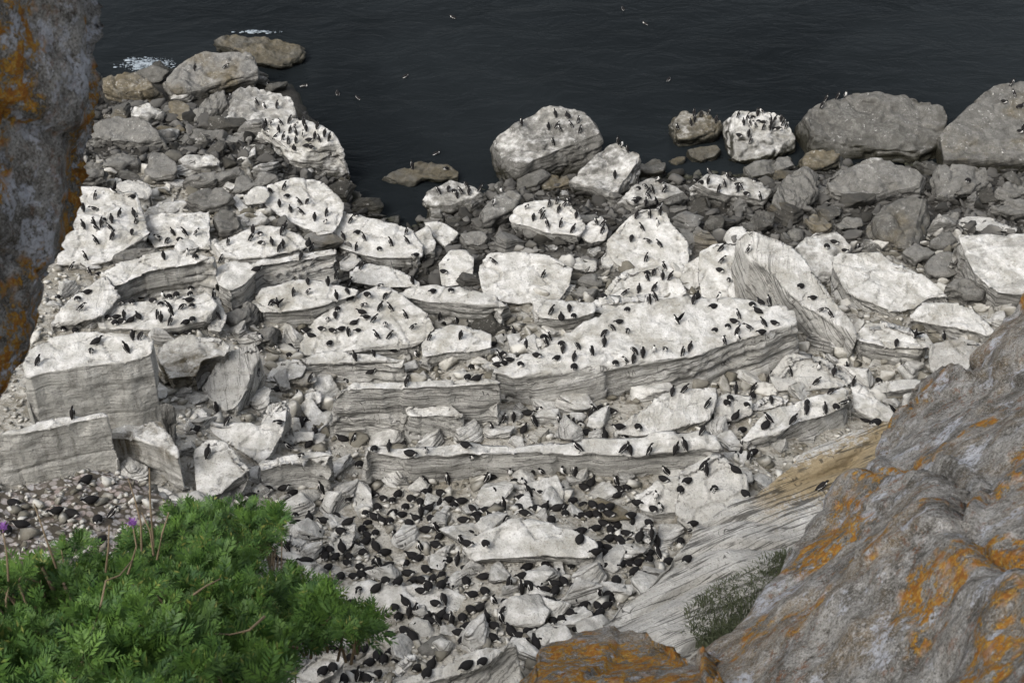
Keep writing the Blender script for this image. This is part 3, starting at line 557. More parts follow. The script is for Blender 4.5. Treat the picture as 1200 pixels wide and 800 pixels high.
# ================================================================ big surfaces traced with their own distances
def surf(name, poly, depth, back, mat, vox, smooth, step=40, bedM=None, strata=0.0, th=.3, rough=.05, rs=1.0, seed=1, key=None, color=None, blocks=None):
    """closed body: traced outline at real distances, pushed back/down along `back`, then worn and layered"""
    pts = rough_poly(poly, seed, 3)
    n = len(pts); pv = [Vector(p) for p in pts]; edges = [(i, (i + 1) % n) for i in range(n)]
    xs = [p[0] for p in pts]; ys = [p[1] for p in pts]; inner = []
    rnd = random.Random(seed)
    def inside(x, y):
        c = False
        for i in range(n):
            x1, y1 = pts[i]; x2, y2 = pts[(i + 1) % n]
            if (y1 > y) != (y2 > y) and x < (x2 - x1) * (y - y1) / (y2 - y1) + x1: c = not c
        return c
    y = min(ys)
    while y < max(ys):
        x = min(xs)
        while x < max(xs):
            q = (x + rnd.uniform(-.3, .3) * step, y + rnd.uniform(-.3, .3) * step)
            if inside(*q): inner.append(Vector(q))
            x += step
        y += step
    vo, eo, fo, *_ = geometry.delaunay_2d_cdt(pv + inner, edges, [], 1, 1e-4)
    A = np.array([at_d(v.x, v.y, depth(v.x, v.y)) for v in vo]); m = len(A)
    B = A + np.array(back)
    from collections import Counter
    F = [tuple(f) for f in fo]; cnt = Counter(); 
    for f in F:
        for i in range(len(f)): cnt[tuple(sorted((f[i], f[(i + 1) % len(f)])))] += 1
    G = F + [tuple(i + m for i in reversed(f)) for f in F]
    for f in F:
        for i in range(len(f)):
            a, b = f[i], f[(i + 1) % len(f)]
            if cnt[tuple(sorted((a, b)))] == 1: G.append((b, a, a + m, b + m))
    me0 = mesh_from('tmp', list(A) + list(B), G); bm = bmesh.new(); bm.from_mesh(me0); bmesh.ops.recalc_face_normals(bm, faces=bm.faces[:]); bm.to_mesh(me0); bm.free()
    o0 = bpy.data.objects.new('tmp', me0); COL.objects.link(o0); me = refine(o0, vox, smooth); bpy.data.objects.remove(o0)
    V, N = get_vn(me); M3 = bedM if bedM is not None else Matrix.Identity(3); Mn = np.array(M3); ctr = V.mean(0)
    L = (V - ctr) @ Mn; Nl = N @ Mn; S = L + seed * 3.1
    disp = N * (fbm(S * rs, 4, seed) * rough)[:, None] + N * (fbm(S * rs * 5, 3, seed + 5) * rough * .22)[:, None]
    if blocks:      # fractured faces: jointed blocks at slightly different depths
        q1 = S + .25 * np.stack([fbm(S * 1.3, 2, 41), fbm(S * 1.3, 2, 42), fbm(S * 1.3, 2, 43)], 1)
        u1 = q1 @ np.array([.8, .35, .5]); v1 = q1 @ np.array([-.4, .5, .75]); b1, b2 = blocks
        c1, e1_ = cells(u1 * b1, v1 * b1 * 1.7, 4); c2, e2_ = cells(u1 * b1 * 2.7, v1 * b1 * 4.1, 9)
        disp -= N * (b2 * (c1 - .18 + .45 * (c2 - .3) + .35 * np.exp(-(e1_ / .05) ** 2)))[:, None]
    if strata:
        side = np.clip(1.1 - np.abs(Nl[:, 2]), 0, 1); horiz = Nl.copy(); horiz[:, 2] = 0; horiz = horiz @ Mn.T
        sv = S[:, 2] / th + 1.3 * fbm(S * .3, 2, 21); k0 = np.floor(sv); fr = sv - k0; e = np.clip((fr - .8) / .2, 0, 1)
        a1 = h1(k0, 31) * (1 - e) + h1(k0 + 1, 31) * e; brk = np.clip(fbm(S * np.array([.3, .3, 1.0]), 2, 63) * 2 + .5, 0, 1)
        disp -= horiz * (side * strata * (a1 * brk + .8 * np.exp(-((fr - .86) / .10) ** 2) * brk))[:, None]
    V2 = V + disp; me.vertices.foreach_set('co', ((V2 - ctr) @ Mn).astype(np.float32).ravel()); me.update(); me.name = name
    o = link(name, me, mat); o.matrix_world = Matrix.LocRotScale(Vector(ctr), M3.to_quaternion(), None)
    if color: o.color = color
    if key:
        global _vbase
        for p in me.polygons: ALLF.append([v + _vbase for v in p.vertices]); OWN.append(key)
        ALLV.append(V2); _vbase += len(V2); ROCKS[key] = (None, o)
    return o
def plane_depth(*pts):
    """distance field: 1/d is linear over the picture for a plane through three traced points"""
    A = np.array([[p[0], p[1], 1] for p in pts]); 
    rl = [np.linalg.norm(ray(p[0], p[1])) for p in pts]
    b = np.array([l / p[2] for p, l in zip(pts, rl)]); c = np.linalg.solve(A, b)
    return lambda x, y: np.linalg.norm(ray(x, y)) / max(c[0] * x + c[1] * y + c[2], 1e-3)

zb_ = Vector((-.40, .82, .40)).normalized(); bedM = Vector((0, 0, 1)).rotation_difference(zb_).to_matrix()
dn = plane_depth((740, 750, 36.8), (1060, 490, 42.3), (720, 660, 38.6))
_a, _b = at_d(880, 592, dn(880, 592)), at_d(1058, 500, dn(1058, 500))
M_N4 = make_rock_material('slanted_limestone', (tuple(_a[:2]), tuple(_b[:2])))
n4 = surf('rock_slab', [(700, 730), (718, 700), (762, 672), (798, 640), (838, 602), (885, 578), (905, 558), (950, 522), (1000, 497), (1060, 488), (1150, 500), (1180, 640), (1100, 760), (900, 850), (760, 800), (735, 750)],
          dn, (0, .6, -3.2), M_N4, .09, 2, 34, bedM, .8, .75, .5, .35, 5, 'n4', (.28, .85, .12, 1))
tag(n4, 'sloping slab of slanted layers with ochre crest beside the lichen cliff', 'rock slab', 'tumbled rocks at the foot of the cliff', 'thing'); ROCKS['n4'] = (n4['label'], n4)
rubM = M_ROCK
dl = plane_depth((0, 640, 38.5), (210, 640, 39.0), (100, 555, 41.5))
rb = surf('rubble_bank', [(-160, 575), (0, 572), (60, 560), (120, 552), (170, 556), (215, 585), (232, 620), (255, 680), (200, 760), (-160, 760)], dl, (0, 1.2, -3), grit_material(), .13, 3, 40, None, 0, .3, .35, .6, 8, 'rb')
tag(rb, 'gritty pinkish-grey earth bank behind the green shrub', 'earth bank'); ROCKS['rb'] = (rb['label'], rb)

# near rocks of the cliff top, crusted with lichens
LP = lichen_material('lichen_pillar', 1.0, 1.0, 1.9, 2.2, .0); LR = lichen_material('lichen_cliff', .35, 5.0, .8, 1.7, .7); LO = lichen_material('lichen_ledge', 1.5, 9.0, .9, 1.7, .9)
dp = plane_depth((0, 200, 3.2), (110, 60, 3.45), (20, 480, 3.3))
o = surf('rock_pillar', [(-260, -160), (84, -160), (90, -60), (95, 0), (101, 40), (101, 75), (95, 125), (88, 190), (87, 215), (87, 262), (80, 315), (72, 345), (62, 395), (54, 435), (40, 474), (18, 508), (-20, 560), (-120, 680), (-300, 900), (-420, 900)],
         dp, (-.15, .75, -.1), LP, .014, 4, 60, None, 0, .1, .06, 3.0, 11, blocks=(1.6, .045))
tag(o, 'tall weathered rock pillar with orange lichen patches, close to the viewer', 'rock pillar')
dr = plane_depth((1200, 780, 3.2), (900, 700, 5.2), (1180, 400, 6.0))
o = surf('lichen_rock', [(902, 698), (934, 634), (958, 606), (981, 582), (1008, 537), (1036, 492), (1050, 466), (1070, 440), (1105, 424), (1148, 418), (1164, 384), (1198, 340), (1300, 280), (1420, 280), (1420, 960), (820, 960), (815, 800), (840, 758), (870, 735)],
         lambda x, y: dr(x, y) - .25 * math.exp(-((x - 1090) ** 2 + (y - 640) ** 2) / 16000), (.3, 1.0, -2.6), LR, .024, 2, 55, None, 0, .1, .14, 1.6, 14, blocks=(.8, .10))
tag(o, 'great lichen-crusted cliff rock with rust and orange patches, sloping to the sea', 'rock')
do = plane_depth((720, 780, 4.6), (620, 790, 4.7), (720, 738, 5.2))
o = surf('lichen_rock', [(582, 812), (596, 788), (624, 754), (678, 732), (740, 723), (800, 734), (850, 745), (872, 780), (880, 960), (560, 960)], do, (0, .8, -2.6), LO, .022, 4, 45, None, 0, .1, .10, 1.8, 17, blocks=(1.0, .09))
tag(o, 'low rounded rock crusted with orange and grey lichen under the ochre slope', 'rock')
# ================================================================ loose stones
def hull(seed, n=16, flat=.6):
    rnd = random.Random(seed); bm = bmesh.new()
    for i in range(n):
        v = Vector((rnd.gauss(0, 1), rnd.gauss(0, 1), rnd.gauss(0, 1))).normalized(); bm.verts.new((v.x * rnd.uniform(.75, 1), v.y * rnd.uniform(.5, .8), v.z * flat * rnd.uniform(.7, 1)))
    r = bmesh.ops.convex_hull(bm, input=bm.verts[:]); bmesh.ops.delete(bm, geom=[v for v in bm.verts if not v.link_faces], context='VERTS')
    bmesh.ops.triangulate(bm, faces=bm.faces[:]); bm.verts.ensure_lookup_table(); bm.verts.index_update()
    V = np.array([v.co[:] for v in bm.verts]); F = np.array([[v.index for v in f.verts] for f in bm.faces]); bm.free(); return V, F
RB = BVHTree.FromPolygons([tuple(v) for v in np.concatenate(ALLV)], ALLF)
def surf_down(x, y, top=24.0):
    """top surface of ground + rocks under a point"""
    a = RB.ray_cast(Vector((x, y, top)), Vector((0, 0, -1))); z = float(tz(x, y)[0])
    return (a[0].z, a[1], True) if a[0] is not None and a[0].z > z else (z, Vector((0, 0, 1)), False)
def shown(P, eps=.25):
    d = Vector(P) - Vector(CAM); L = d.length; h = RB.ray_cast(Vector(CAM), d.normalized(), L - eps); return h[0] is None
rnd = random.Random(11)
# medium stones that fill the gaps between the traced rocks
MED = []
for q in range(9):
    V, F = hull(100 + q, 11, rnd.uniform(.45, .8)); me0 = mesh_from('tmp', V, F.tolist()); o0 = bpy.data.objects.new('tmp', me0); COL.objects.link(o0)
    me = refine(o0, .045, 1); bpy.data.objects.remove(o0); V, N = get_vn(me); S = V + q * 5
    sv = S[:, 2] / .16 + fbm(S * .8, 2, 3); fr = sv - np.floor(sv); V = V + N * (fbm(S * 2.0, 3, q) * .09)[:, None] - N * ((1 - np.abs(N[:, 2])) * np.exp(-((fr - .8) / .12) ** 2) * .06)[:, None]
    me.vertices.foreach_set('co', V.astype(np.float32).ravel()); me.update(); me.name = 'loose_stone'; MED.append(me)
keys = [k for k in ROCKS if ROCKS[k][0]]; RC = np.array([tuple(ROCKS[k][1].matrix_world.translation) for k in keys])
near = {}; placed = []
tries = 0
while len(placed) < 290 and tries < 30000:
    tries += 1
    px, py = rnd.uniform(60, 1230), 85 + 690 * rnd.random() ** 1.25
    
    d = Vector(ray(px, py)).normalized(); h = TERR.ray_cast(Vector(CAM), d)
    if h[0] is None or h[0].z < .02: continue
    P = h[0]
    if not shown(P): continue
    up = P.z < 2.0 or P.y > 57.5; s = rnd.uniform(.45, 1.25) * (1.05 if up else .85)
    if any((P.x - a) ** 2 + (P.y - b) ** 2 < ((.5 if up else .42) * (s + c)) ** 2 for a, b, c in placed): continue
    placed.append((P.x, P.y, s)); me = rnd.choice(MED)
    o = bpy.data.objects.new('loose_stone', me); COL.objects.link(o)
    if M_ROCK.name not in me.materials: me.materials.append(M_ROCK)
    me.polygons.foreach_set('use_smooth', np.ones(len(me.polygons), bool))
    o.location = (P.x, P.y, P.z + s * .15); o.scale = (s, s, s * (rnd.uniform(.8, 1.1) if up else rnd.uniform(.55, .95))); o.rotation_euler = (rnd.uniform(-.3, .3), rnd.uniform(-.3, .3), rnd.uniform(0, 6.28))
    o.color = (rnd.uniform(.0, .4), rnd.uniform(.0, .34), rnd.choice([.05, .05, .3]), 1) if up else (rnd.uniform(.35, .7), rnd.uniform(.7, 1.), .1, 1)
    k = int(np.argmin(((RC - np.array(P)) ** 2).sum(1))); near.setdefault(keys[k], []).append((o, P, up))
def shorten(l):
    w_ = l.split()[:9]
    while w_[-1] in 'the a and with in on at by of under beside above between behind below its dark small long one two five white grey pale near broad great from touching leaning rising big tall lying far whitened laminated'.split(): w_.pop()
    return ' '.join(w_)
SHORT = {k: shorten(ROCKS[k][0]) for k in keys}
_c = {}
for k in keys: _c.setdefault(SHORT[k], []).append(k)
for s_, L in _c.items():
    if len(L) > 1: print('SHORT CLASH', s_, L)
OW = ['', 'second ', 'third ', 'fourth ', 'fifth ', 'sixth ', 'seventh ', 'eighth ', 'ninth ', 'tenth ', 'eleventh ', 'twelfth ', 'thirteenth ', 'fourteenth ', 'fifteenth ', 'sixteenth ', 'seventeenth ', 'eighteenth ', 'nineteenth ', 'twentieth ']
def short(lbl): return lbl
for k, L in near.items():
    L.sort(key=lambda t: (Vector(t[1]) - Vector(ROCKS[k][1].matrix_world.translation)).length)
    for i, (o, P, up) in enumerate(L):
        c = 'grey' if up else 'pale'
        tag(o, '%s loose stone, %snearest to the %s' % (c, OW[min(i, 19)], SHORT[k]), 'stone', 'loose stones wedged in the gaps')
for o in [t[0] for L in near.values() for t in L]:
    pass
# countless small stones: one object
def rubble():
    HV = [hull(q, 10, .38) for q in range(14)]; VV, FF, base = [], [], 0; n = 0; t = 0
    M_ST = stone_material()
    xs = np.array([]); 
    while n < 15000 and t < 60000:
        t += 1
        x, y = rnd.uniform(-27, 27), 25.5 + 40 * rnd.random() ** 1.15
        if abs(x) > .37 * y + 4: continue
        z = float(tz(x, y)[0])
        if x < -9 and y < 37:
            q_ = RB.ray_cast(Vector((x, y, 20)), Vector((0, 0, -1)))
            if q_[0] is not None and OWN[q_[2]] == 'rb': z = q_[0].z
        if z < -.2: continue
        s = .075 * math.exp(abs(rnd.gauss(0, .72)))
        if z < 2.3: s *= 1.35
        if s > .5: continue
        V, F = HV[rnd.randrange(14)]
        M = np.array(Euler((rnd.uniform(-.5, .5), rnd.uniform(-.5, .5), rnd.uniform(0, 6.3))).to_matrix()); VV.append((V * s) @ M.T + (x, y, z + s * .25)); FF.append(F + base); base += len(V); n += 1
    LOWV = []
    for q in range(8):
        V, F = hull(300 + q, 9, rnd.uniform(.5, .85)); me0 = mesh_from('tmp', V, F.tolist()); o0 = bpy.data.objects.new('tmp', me0); COL.objects.link(o0); me = refine(o0, .13, 0); bpy.data.objects.remove(o0)
        V, N = get_vn(me); V = V + N * (fbm(V * 2.2 + q, 3, q) * .10)[:, None]; Fi = np.empty(len(me.loops), np.int32); me.loops.foreach_get('vertex_index', Fi); Fi = Fi.reshape(-1, 4); LOWV.append((V, np.concatenate([Fi[:, [0, 1, 2]], Fi[:, [0, 2, 3]]])))
    m = t = 0; got = []
    while m < 900 and t < 14000:
        t += 1; x, y = rnd.uniform(-27, 27), rnd.uniform(38, 66)
        if abs(x) > .37 * y + 3: continue
        z = float(tz(x, y)[0]); s = rnd.uniform(.28, .70)
        if z < -.05 or z > 3.0 or any(abs(x - a) < .8 and (x - a) ** 2 + (y - b) ** 2 < (.55 * (s + c)) ** 2 for a, b, c in got): continue
        if not shown((x, y, z + .2)): continue
        got.append((x, y, s)); V, F = LOWV[rnd.randrange(8)]; M = np.array(Euler((rnd.uniform(-.5, .5), rnd.uniform(-.5, .5), rnd.uniform(0, 6.3))).to_matrix()); VV.append((V * s) @ M.T + (x, y, z + s * .22)); FF.append(F + base); base += len(V); m += 1
    o = link('rubble', mesh_np('rubble', np.concatenate(VV), np.concatenate(FF)), M_ST, smooth=False)
    tag(o, 'small pale and grey broken stones strewn between the rocks', 'rubble', kind='stuff')
rubble()

# wave foam at two boulders
def foam(cx, cy, rx, ry, n, label, seed):
    rd = random.Random(seed); VV, FF, base = [], [], 0; V, F = hull(5, 10, .4)
    for i in range(n):
        a = rd.uniform(0, 6.28); r = rd.random() ** .9; P = at_z(cx + rx * r * math.cos(a) + rd.gauss(0, 5), cy + ry * r * math.sin(a), 0)
        s = .03 * math.exp(rd.gauss(0, .7)) * (1.6 - r); VV.append(V * (s * 1.6, s * 1.6, s * .6) + P + (0, 0, .02 + .1 * rd.random() * (1 - r))); FF.append(F + base); base += len(V)
    o = link('sea_foam', mesh_np('sea_foam', np.concatenate(VV), np.concatenate(FF)), flat_material('foam', (.27, .31, .34), .9)); tag(o, label, 'foam', kind='stuff')
foam(172, 76, 30, 9, 800, 'white wave foam breaking behind the flat brown boulder', 1)
foam(304, 38, 24, 2, 110, 'thin wave foam beyond the dark weed-brown boulder', 2)
foam(192, 108, 4, 14, 160, 'foam streak in the channel between two brown boulders', 3)
# ================================================================ plants
def leaf_material():
    k = NT('feathery_leaf'); tc = k.n('TexCoord'); geo = k.n('NewGeometry'); P = tc.outputs['Object']; r = geo.outputs['Random Per Island']
    c = k.mix(k.math('ADD', k.math('MULTIPLY', r, .5), k.math('MULTIPLY', k.ramp(k.noise(P, 7, 3, .6), .3, .7), .5)), (.016, .050, .013), (.10, .185, .032))
    c = k.mix(k.ramp(k.noise(P, 4, 3, .6), .55, .7, 0, .5), c, (.03, .08, .035)); c = k.mix(k.ramp(k.math('ADD', r, k.noise(P, 5, 2)), 1.45, 1.55, 0, .7), c, (.20, .19, .05))
    k.c(c, k.b.inputs['Base Color']); k.b.inputs['Roughness'].default_value = .55; k.b.inputs['Subsurface Weight'].default_value = 0; return k.m
M_LEAF = leaf_material(); M_TWIG = flat_material('twig', (.10, .075, .045), .8, (.22, .17, .11))
def leaf_tris(L, rd):
    V, F = [], []; n = 6; droop = rd.uniform(.1, .5)
    def P(t): return np.array([L * t, 0, -droop * L * t * t])
    def lf(p, ang, l, w, zt):
        d = np.array([math.cos(ang), math.sin(ang), zt]); s = np.array([-math.sin(ang), math.cos(ang), 0]); b = len(V)
        V.extend([p, p + d * l * .45 + s * w, p + d * l, p + d * l * .45 - s * w]); F.extend([(b, b + 1, b + 2), (b, b + 2, b + 3)])
    for i in range(n):
        t = .22 + .72 * i / n; l = L * .42 * math.sin(math.pi * (.25 + .65 * i / n)); 
        for sg in (-1, 1): lf(P(t), sg * rd.uniform(.65, .95), l, L * .048, rd.uniform(-.25, .15))
    lf(P(.9), 0, L * .25, L * .03, -.2)
    b = len(V); V.extend([P(0) + (0, L * .012, 0), P(0) - (0, L * .012, 0), P(1)]); F.append((b, b + 1, b + 2))
    return np.array(V), np.array(F)
def rosette(seed):
    rd = random.Random(seed); VV, FF, base = [], [], 0
    for i in range(15):
        L = rd.uniform(.055, .105); V, F = leaf_tris(L, rd); el = rd.uniform(.15, 1.25); M = np.array((Matrix.Rotation(i * 2.4 + rd.uniform(-.3, .3), 3, 'Z') @ Matrix.Rotation(-el, 3, 'Y') @ Matrix.Rotation(rd.uniform(-.5, .5), 3, 'X')))
        VV.append(V @ M.T + (0, 0, -.02 * i / 15 - rd.random() * .03)); FF.append(F + base); base += len(V)
    return np.concatenate(VV), np.concatenate(FF)
ROS = [rosette(i) for i in range(8)]
def tube(pts, r0, r1, k=5):
    pts = [np.asarray(p, float) for p in pts]; V, F = [], []
    for i, p in enumerate(pts):
        d = pts[min(i + 1, len(pts) - 1)] - pts[max(i - 1, 0)]; d /= np.linalg.norm(d) + 1e-9; a = np.cross(d, (.31, .2, .93)); a /= np.linalg.norm(a); b = np.cross(d, a); r = r0 + (r1 - r0) * i / (len(pts) - 1)
        for j in range(k): V.append(p + r * (a * math.cos(6.2832 * j / k) + b * math.sin(6.2832 * j / k)))
    for i in range(len(pts) - 1):
        for j in range(k): a, b = i * k + j, i * k + (j + 1) % k; F.extend([(a, b, b + k), (a, b + k, a + k)])
    return np.array(V), np.array(F)
def inpoly(x, y, P):
    c = False
    for i in range(len(P)):
        x1, y1 = P[i]; x2, y2 = P[(i + 1) % len(P)]
        if (y1 > y) != (y2 > y) and x < (x2 - x1) * (y - y1) / (y2 - y1) + x1: c = not c
    return c
def shrub(poly, n, depth, label, seed, root, sc=1.0, twigs=.35):
    rd = random.Random(seed); e = bpy.data.objects.new('shrub', None); COL.objects.link(e); R0 = Vector(at_d(*root)); R0.z = float(tz(R0.x, R0.y)[0]) ; e.location = R0
    tag(e, label, 'shrub'); VV, FF, base = [], [], 0; TV, TF, tb = [], [], 0
    xs, ys = [p[0] for p in poly], [p[1] for p in poly]; k = 0
    R0n = np.array(R0)
    while k < n:
        x, y = rd.uniform(min(xs), max(xs)), rd.uniform(min(ys), max(ys))
        if not inpoly(x, y, poly): continue
        k += 1; lay = rd.random() ** 1.4; P = at_d(x, y, depth(x, y) + lay * .85 + .75 * float(fbm(np.array([[x / 55, y / 55, seed]]), 2, 4)[0]))
        out = (P - R0n); out /= np.linalg.norm(out); dirv = Vector((out[0] * .7 + rd.uniform(-.45, .45), out[1] * .3 - .35 + rd.uniform(-.4, .4), .95)).normalized()
        q = np.array(dirv.to_track_quat('Z', 'X').to_matrix() @ Matrix.Rotation(rd.uniform(0, 6.3), 3, 'Z')); s = sc * rd.uniform(.5, 1.15)
        V, F = ROS[rd.randrange(8)]; VV.append((V * s) @ q.T + P); FF.append(F + base); base += len(V)
        st = P - np.array(dirv) * .03; ln = rd.uniform(.06, .16)
        mid = st - np.array(dirv) * ln * .5 + np.array([rd.uniform(-.05, .05), rd.uniform(-.05, .05), -.03]); end = mid + (R0n - mid) * min(1, ln * .7 / max(np.linalg.norm(R0n - mid), .1))
        if y > 690: end = mid + (end - mid) * .15; mid = st + (mid - st) * .4
        if n < 10: end = R0n
        if n < 10 and k > 1: continue
        if n < 10: st = P; mid = (P + R0n) / 2
        V, F = tube([st, (st + mid) / 2 + np.array(dirv) * .01, mid, end], .0028, .006); TV.append(V); TF.append(F + tb); tb += len(V)
        if n > 10 and rd.random() < .06 and not (x > 250 and y > 690):
            pts = [P + np.array([0, 0, .0])]
            for j in range(4): pts.append(pts[-1] + (R0n - P) * .09 + np.array([rd.uniform(-.12, .12), rd.uniform(-.1, .1), rd.uniform(-.05, .05)]))
            V, F = tube(pts, .006, .02); TV.append(V); TF.append(F + tb); tb += len(V)
    inv = -R0n
    f = link('foliage', mesh_np('foliage', np.concatenate(VV) + inv, np.concatenate(FF)), M_LEAF, e); s_ = link('stems', mesh_np('stems', np.concatenate(TV) + inv, np.concatenate(TF)), M_TWIG, e)
    return e
db = plane_depth((0, 660, 6.0), (0, 800, 4.3), (330, 700, 5.6))
shrub([(-60, 668), (0, 662), (60, 658), (105, 655), (150, 662), (190, 650), (235, 672), (280, 695), (310, 740), (325, 860), (-60, 860)], 700, db, 'big feathery green shrub filling the corner under the earth bank', 3, (100, 830, 4.8))
shrub([(190, 622), (212, 600), (250, 596), (300, 592), (322, 606), (312, 640), (296, 668), (310, 700), (250, 710), (205, 680), (180, 650), (140, 650), (150, 636)], 200, lambda x, y: db(x, y) + .15, 'upright feathery shrub top beside the pale one-bird boulder', 5, (240, 830, 5.2))
shrub([(300, 695), (325, 682), (355, 678), (372, 694), (405, 716), (435, 724), (434, 738), (415, 742), (390, 734), (355, 752), (325, 762), (308, 792), (285, 800)], 150, lambda x, y: db(x, y) + .1, 'feathery shrub branch reaching out over the nesting crowd', 6, (300, 840, 5.0))
rs_ = random.Random(2)
for cx_, cy_, lb in ((322, 604, 'small leafy sprig beside the pale one-bird stone over the crowd'), (346, 676, 'small leafy sprig reaching up from the shrub branch'), (205, 604, 'leafy sprig at the seaward tip of the shrub')):
    shrub([(cx_ - 12, cy_ - 12), (cx_ + 12, cy_ - 10), (cx_ + 10, cy_ + 14), (cx_ - 12, cy_ + 12)], 5, lambda x, y: db(x, y), lb, int(cx_), (cx_ - 40, 800, 5.2), .8)
shrub([(68, 628), (80, 618), (95, 622), (98, 640), (84, 655), (70, 646)], 7, lambda x, y: db(x, y) - .1, 'single bright leafy shoot standing above the big shrub', 8, (80, 800, 5.2), .8)
# dry twigs and purple flowers
def twig_plant(stems, label, name, flower=None):
    e = bpy.data.objects.new(name, None); COL.objects.link(e); b0 = at_d(*stems[0][-1]); e.location = b0; tag(e, label, 'flower' if flower else 'twig')
    for st in stems:
        pts = [at_d(*p) for p in st]; V, F = tube(pts, .0022, .0045); link('stem', mesh_np('stem', V - b0, F), M_TWIG, e)
    if flower:
        rd = random.Random(4); P = at_d(*flower); VV, FF, base = [], [], 0
        for i in range(46):
            d = Vector((rd.gauss(0, 1), rd.gauss(0, 1), abs(rd.gauss(.5, .8)))).normalized(); q = np.array(d.to_track_quat('X', 'Z').to_matrix()); l = rd.uniform(.012, .022)
            V = np.array([[0, 0, 0], [l * .6, .003, 0], [l, 0, 0], [l * .6, -.003, 0]]) @ q.T + P - b0 + np.array([rd.gauss(0, .004), rd.gauss(0, .004), rd.uniform(-.012, .012)]); VV.append(V); FF.append(np.array([[0, 1, 2], [0, 2, 3]]) + base); base += 4
        link('blossom', mesh_np('blossom', np.concatenate(VV), np.concatenate(FF)), flat_material('purple_petal', (.13, .045, .20), .6, (.24, .10, .33)), e)
D0 = 5.3
twig_plant([[(155, 612, D0), (160, 640, D0), (150, 672, D0 + .1)]], 'purple flower head above the shrub beside the dry twigs', 'purple_flower', (155, 613, D0))
twig_plant([[(3, 620, D0), (8, 650, D0), (10, 680, D0 + .1)]], 'purple flower head beside the earth bank, under the pillar', 'purple_flower', (3, 618, D0))
twig_plant([[(150, 560, 5.6), (158, 585, 5.6), (165, 612, 5.6), (166, 645, 5.7)], [(175, 548, 5.6), (176, 590, 5.6), (180, 640, 5.7)], [(198, 600, 5.6), (190, 625, 5.6), (184, 655, 5.7)], [(166, 600, 5.6), (176, 622, 5.6), (180, 650, 5.7)], [(40, 590, 5.6), (52, 625, 5.6), (66, 665, 5.7)], [(128, 615, 5.6), (127, 640, 5.6), (124, 670, 5.7)]], 'bare dry twigs standing above the shrub', 'dry_twigs')
twig_plant([[(156, 655, 4.9), (140, 674, 4.8), (124, 680, 4.8), (119, 705, 4.75), (110, 735, 4.8), (98, 750, 4.9)]], 'thin bent bare branch lying over the shrub', 'bare_branch')
twig_plant([[(258, 678, 4.95), (240, 687, 4.9), (226, 697, 4.9)], [(252, 742, 4.7), (270, 743, 4.65), (292, 738, 4.6), (310, 722, 4.7)]], 'two short bare branches inside the shrub', 'bare_branch')
# grass on the slanted slab
def grass(poly, n, depth, label, seed):
    rd = random.Random(seed); VV, FF, base = [], [], 0; xs, ys = [p[0] for p in poly], [p[1] for p in poly]; k = 0
    while k < n:
        x, y = rd.uniform(min(xs), max(xs)), rd.uniform(min(ys), max(ys))
        if not inpoly(x, y, poly): continue
        k += 1; P = at_d(x, y, depth(x, y) + .25); P[2] -= .15; L = rd.uniform(.35, .9); a = rd.uniform(-1.2, 1.2); lean = rd.uniform(.1, .9); dx, dy = math.sin(a) * lean, -math.cos(a) * lean * .6; w_ = rd.uniform(.008, .014)
        p = [P, P + np.array([dx * .35, dy * .35, .6]) * L, P + np.array([dx, dy, .85]) * L]; s = np.array([w_, w_ * .3, 0])
        VV.append(np.array([p[0] - s, p[0] + s, p[1] - s, p[1] + s, p[2]])); FF.append(np.array([[0, 1, 3], [0, 3, 2], [2, 3, 4]]) + base); base += 5
    tag(link('grass', mesh_np('grass', np.concatenate(VV), np.concatenate(FF)), flat_material('sea_grass', (.07, .095, .05), .7, (.23, .25, .15), 3), smooth=False), label, 'grass', kind='stuff')
grass([(808, 752), (800, 722), (822, 704), (838, 690), (862, 680), (880, 668), (915, 650), (935, 650), (925, 690), (900, 715), (870, 745), (835, 762)], 3600, dn, 'blue-green grass growing on the slanted slab', 4)
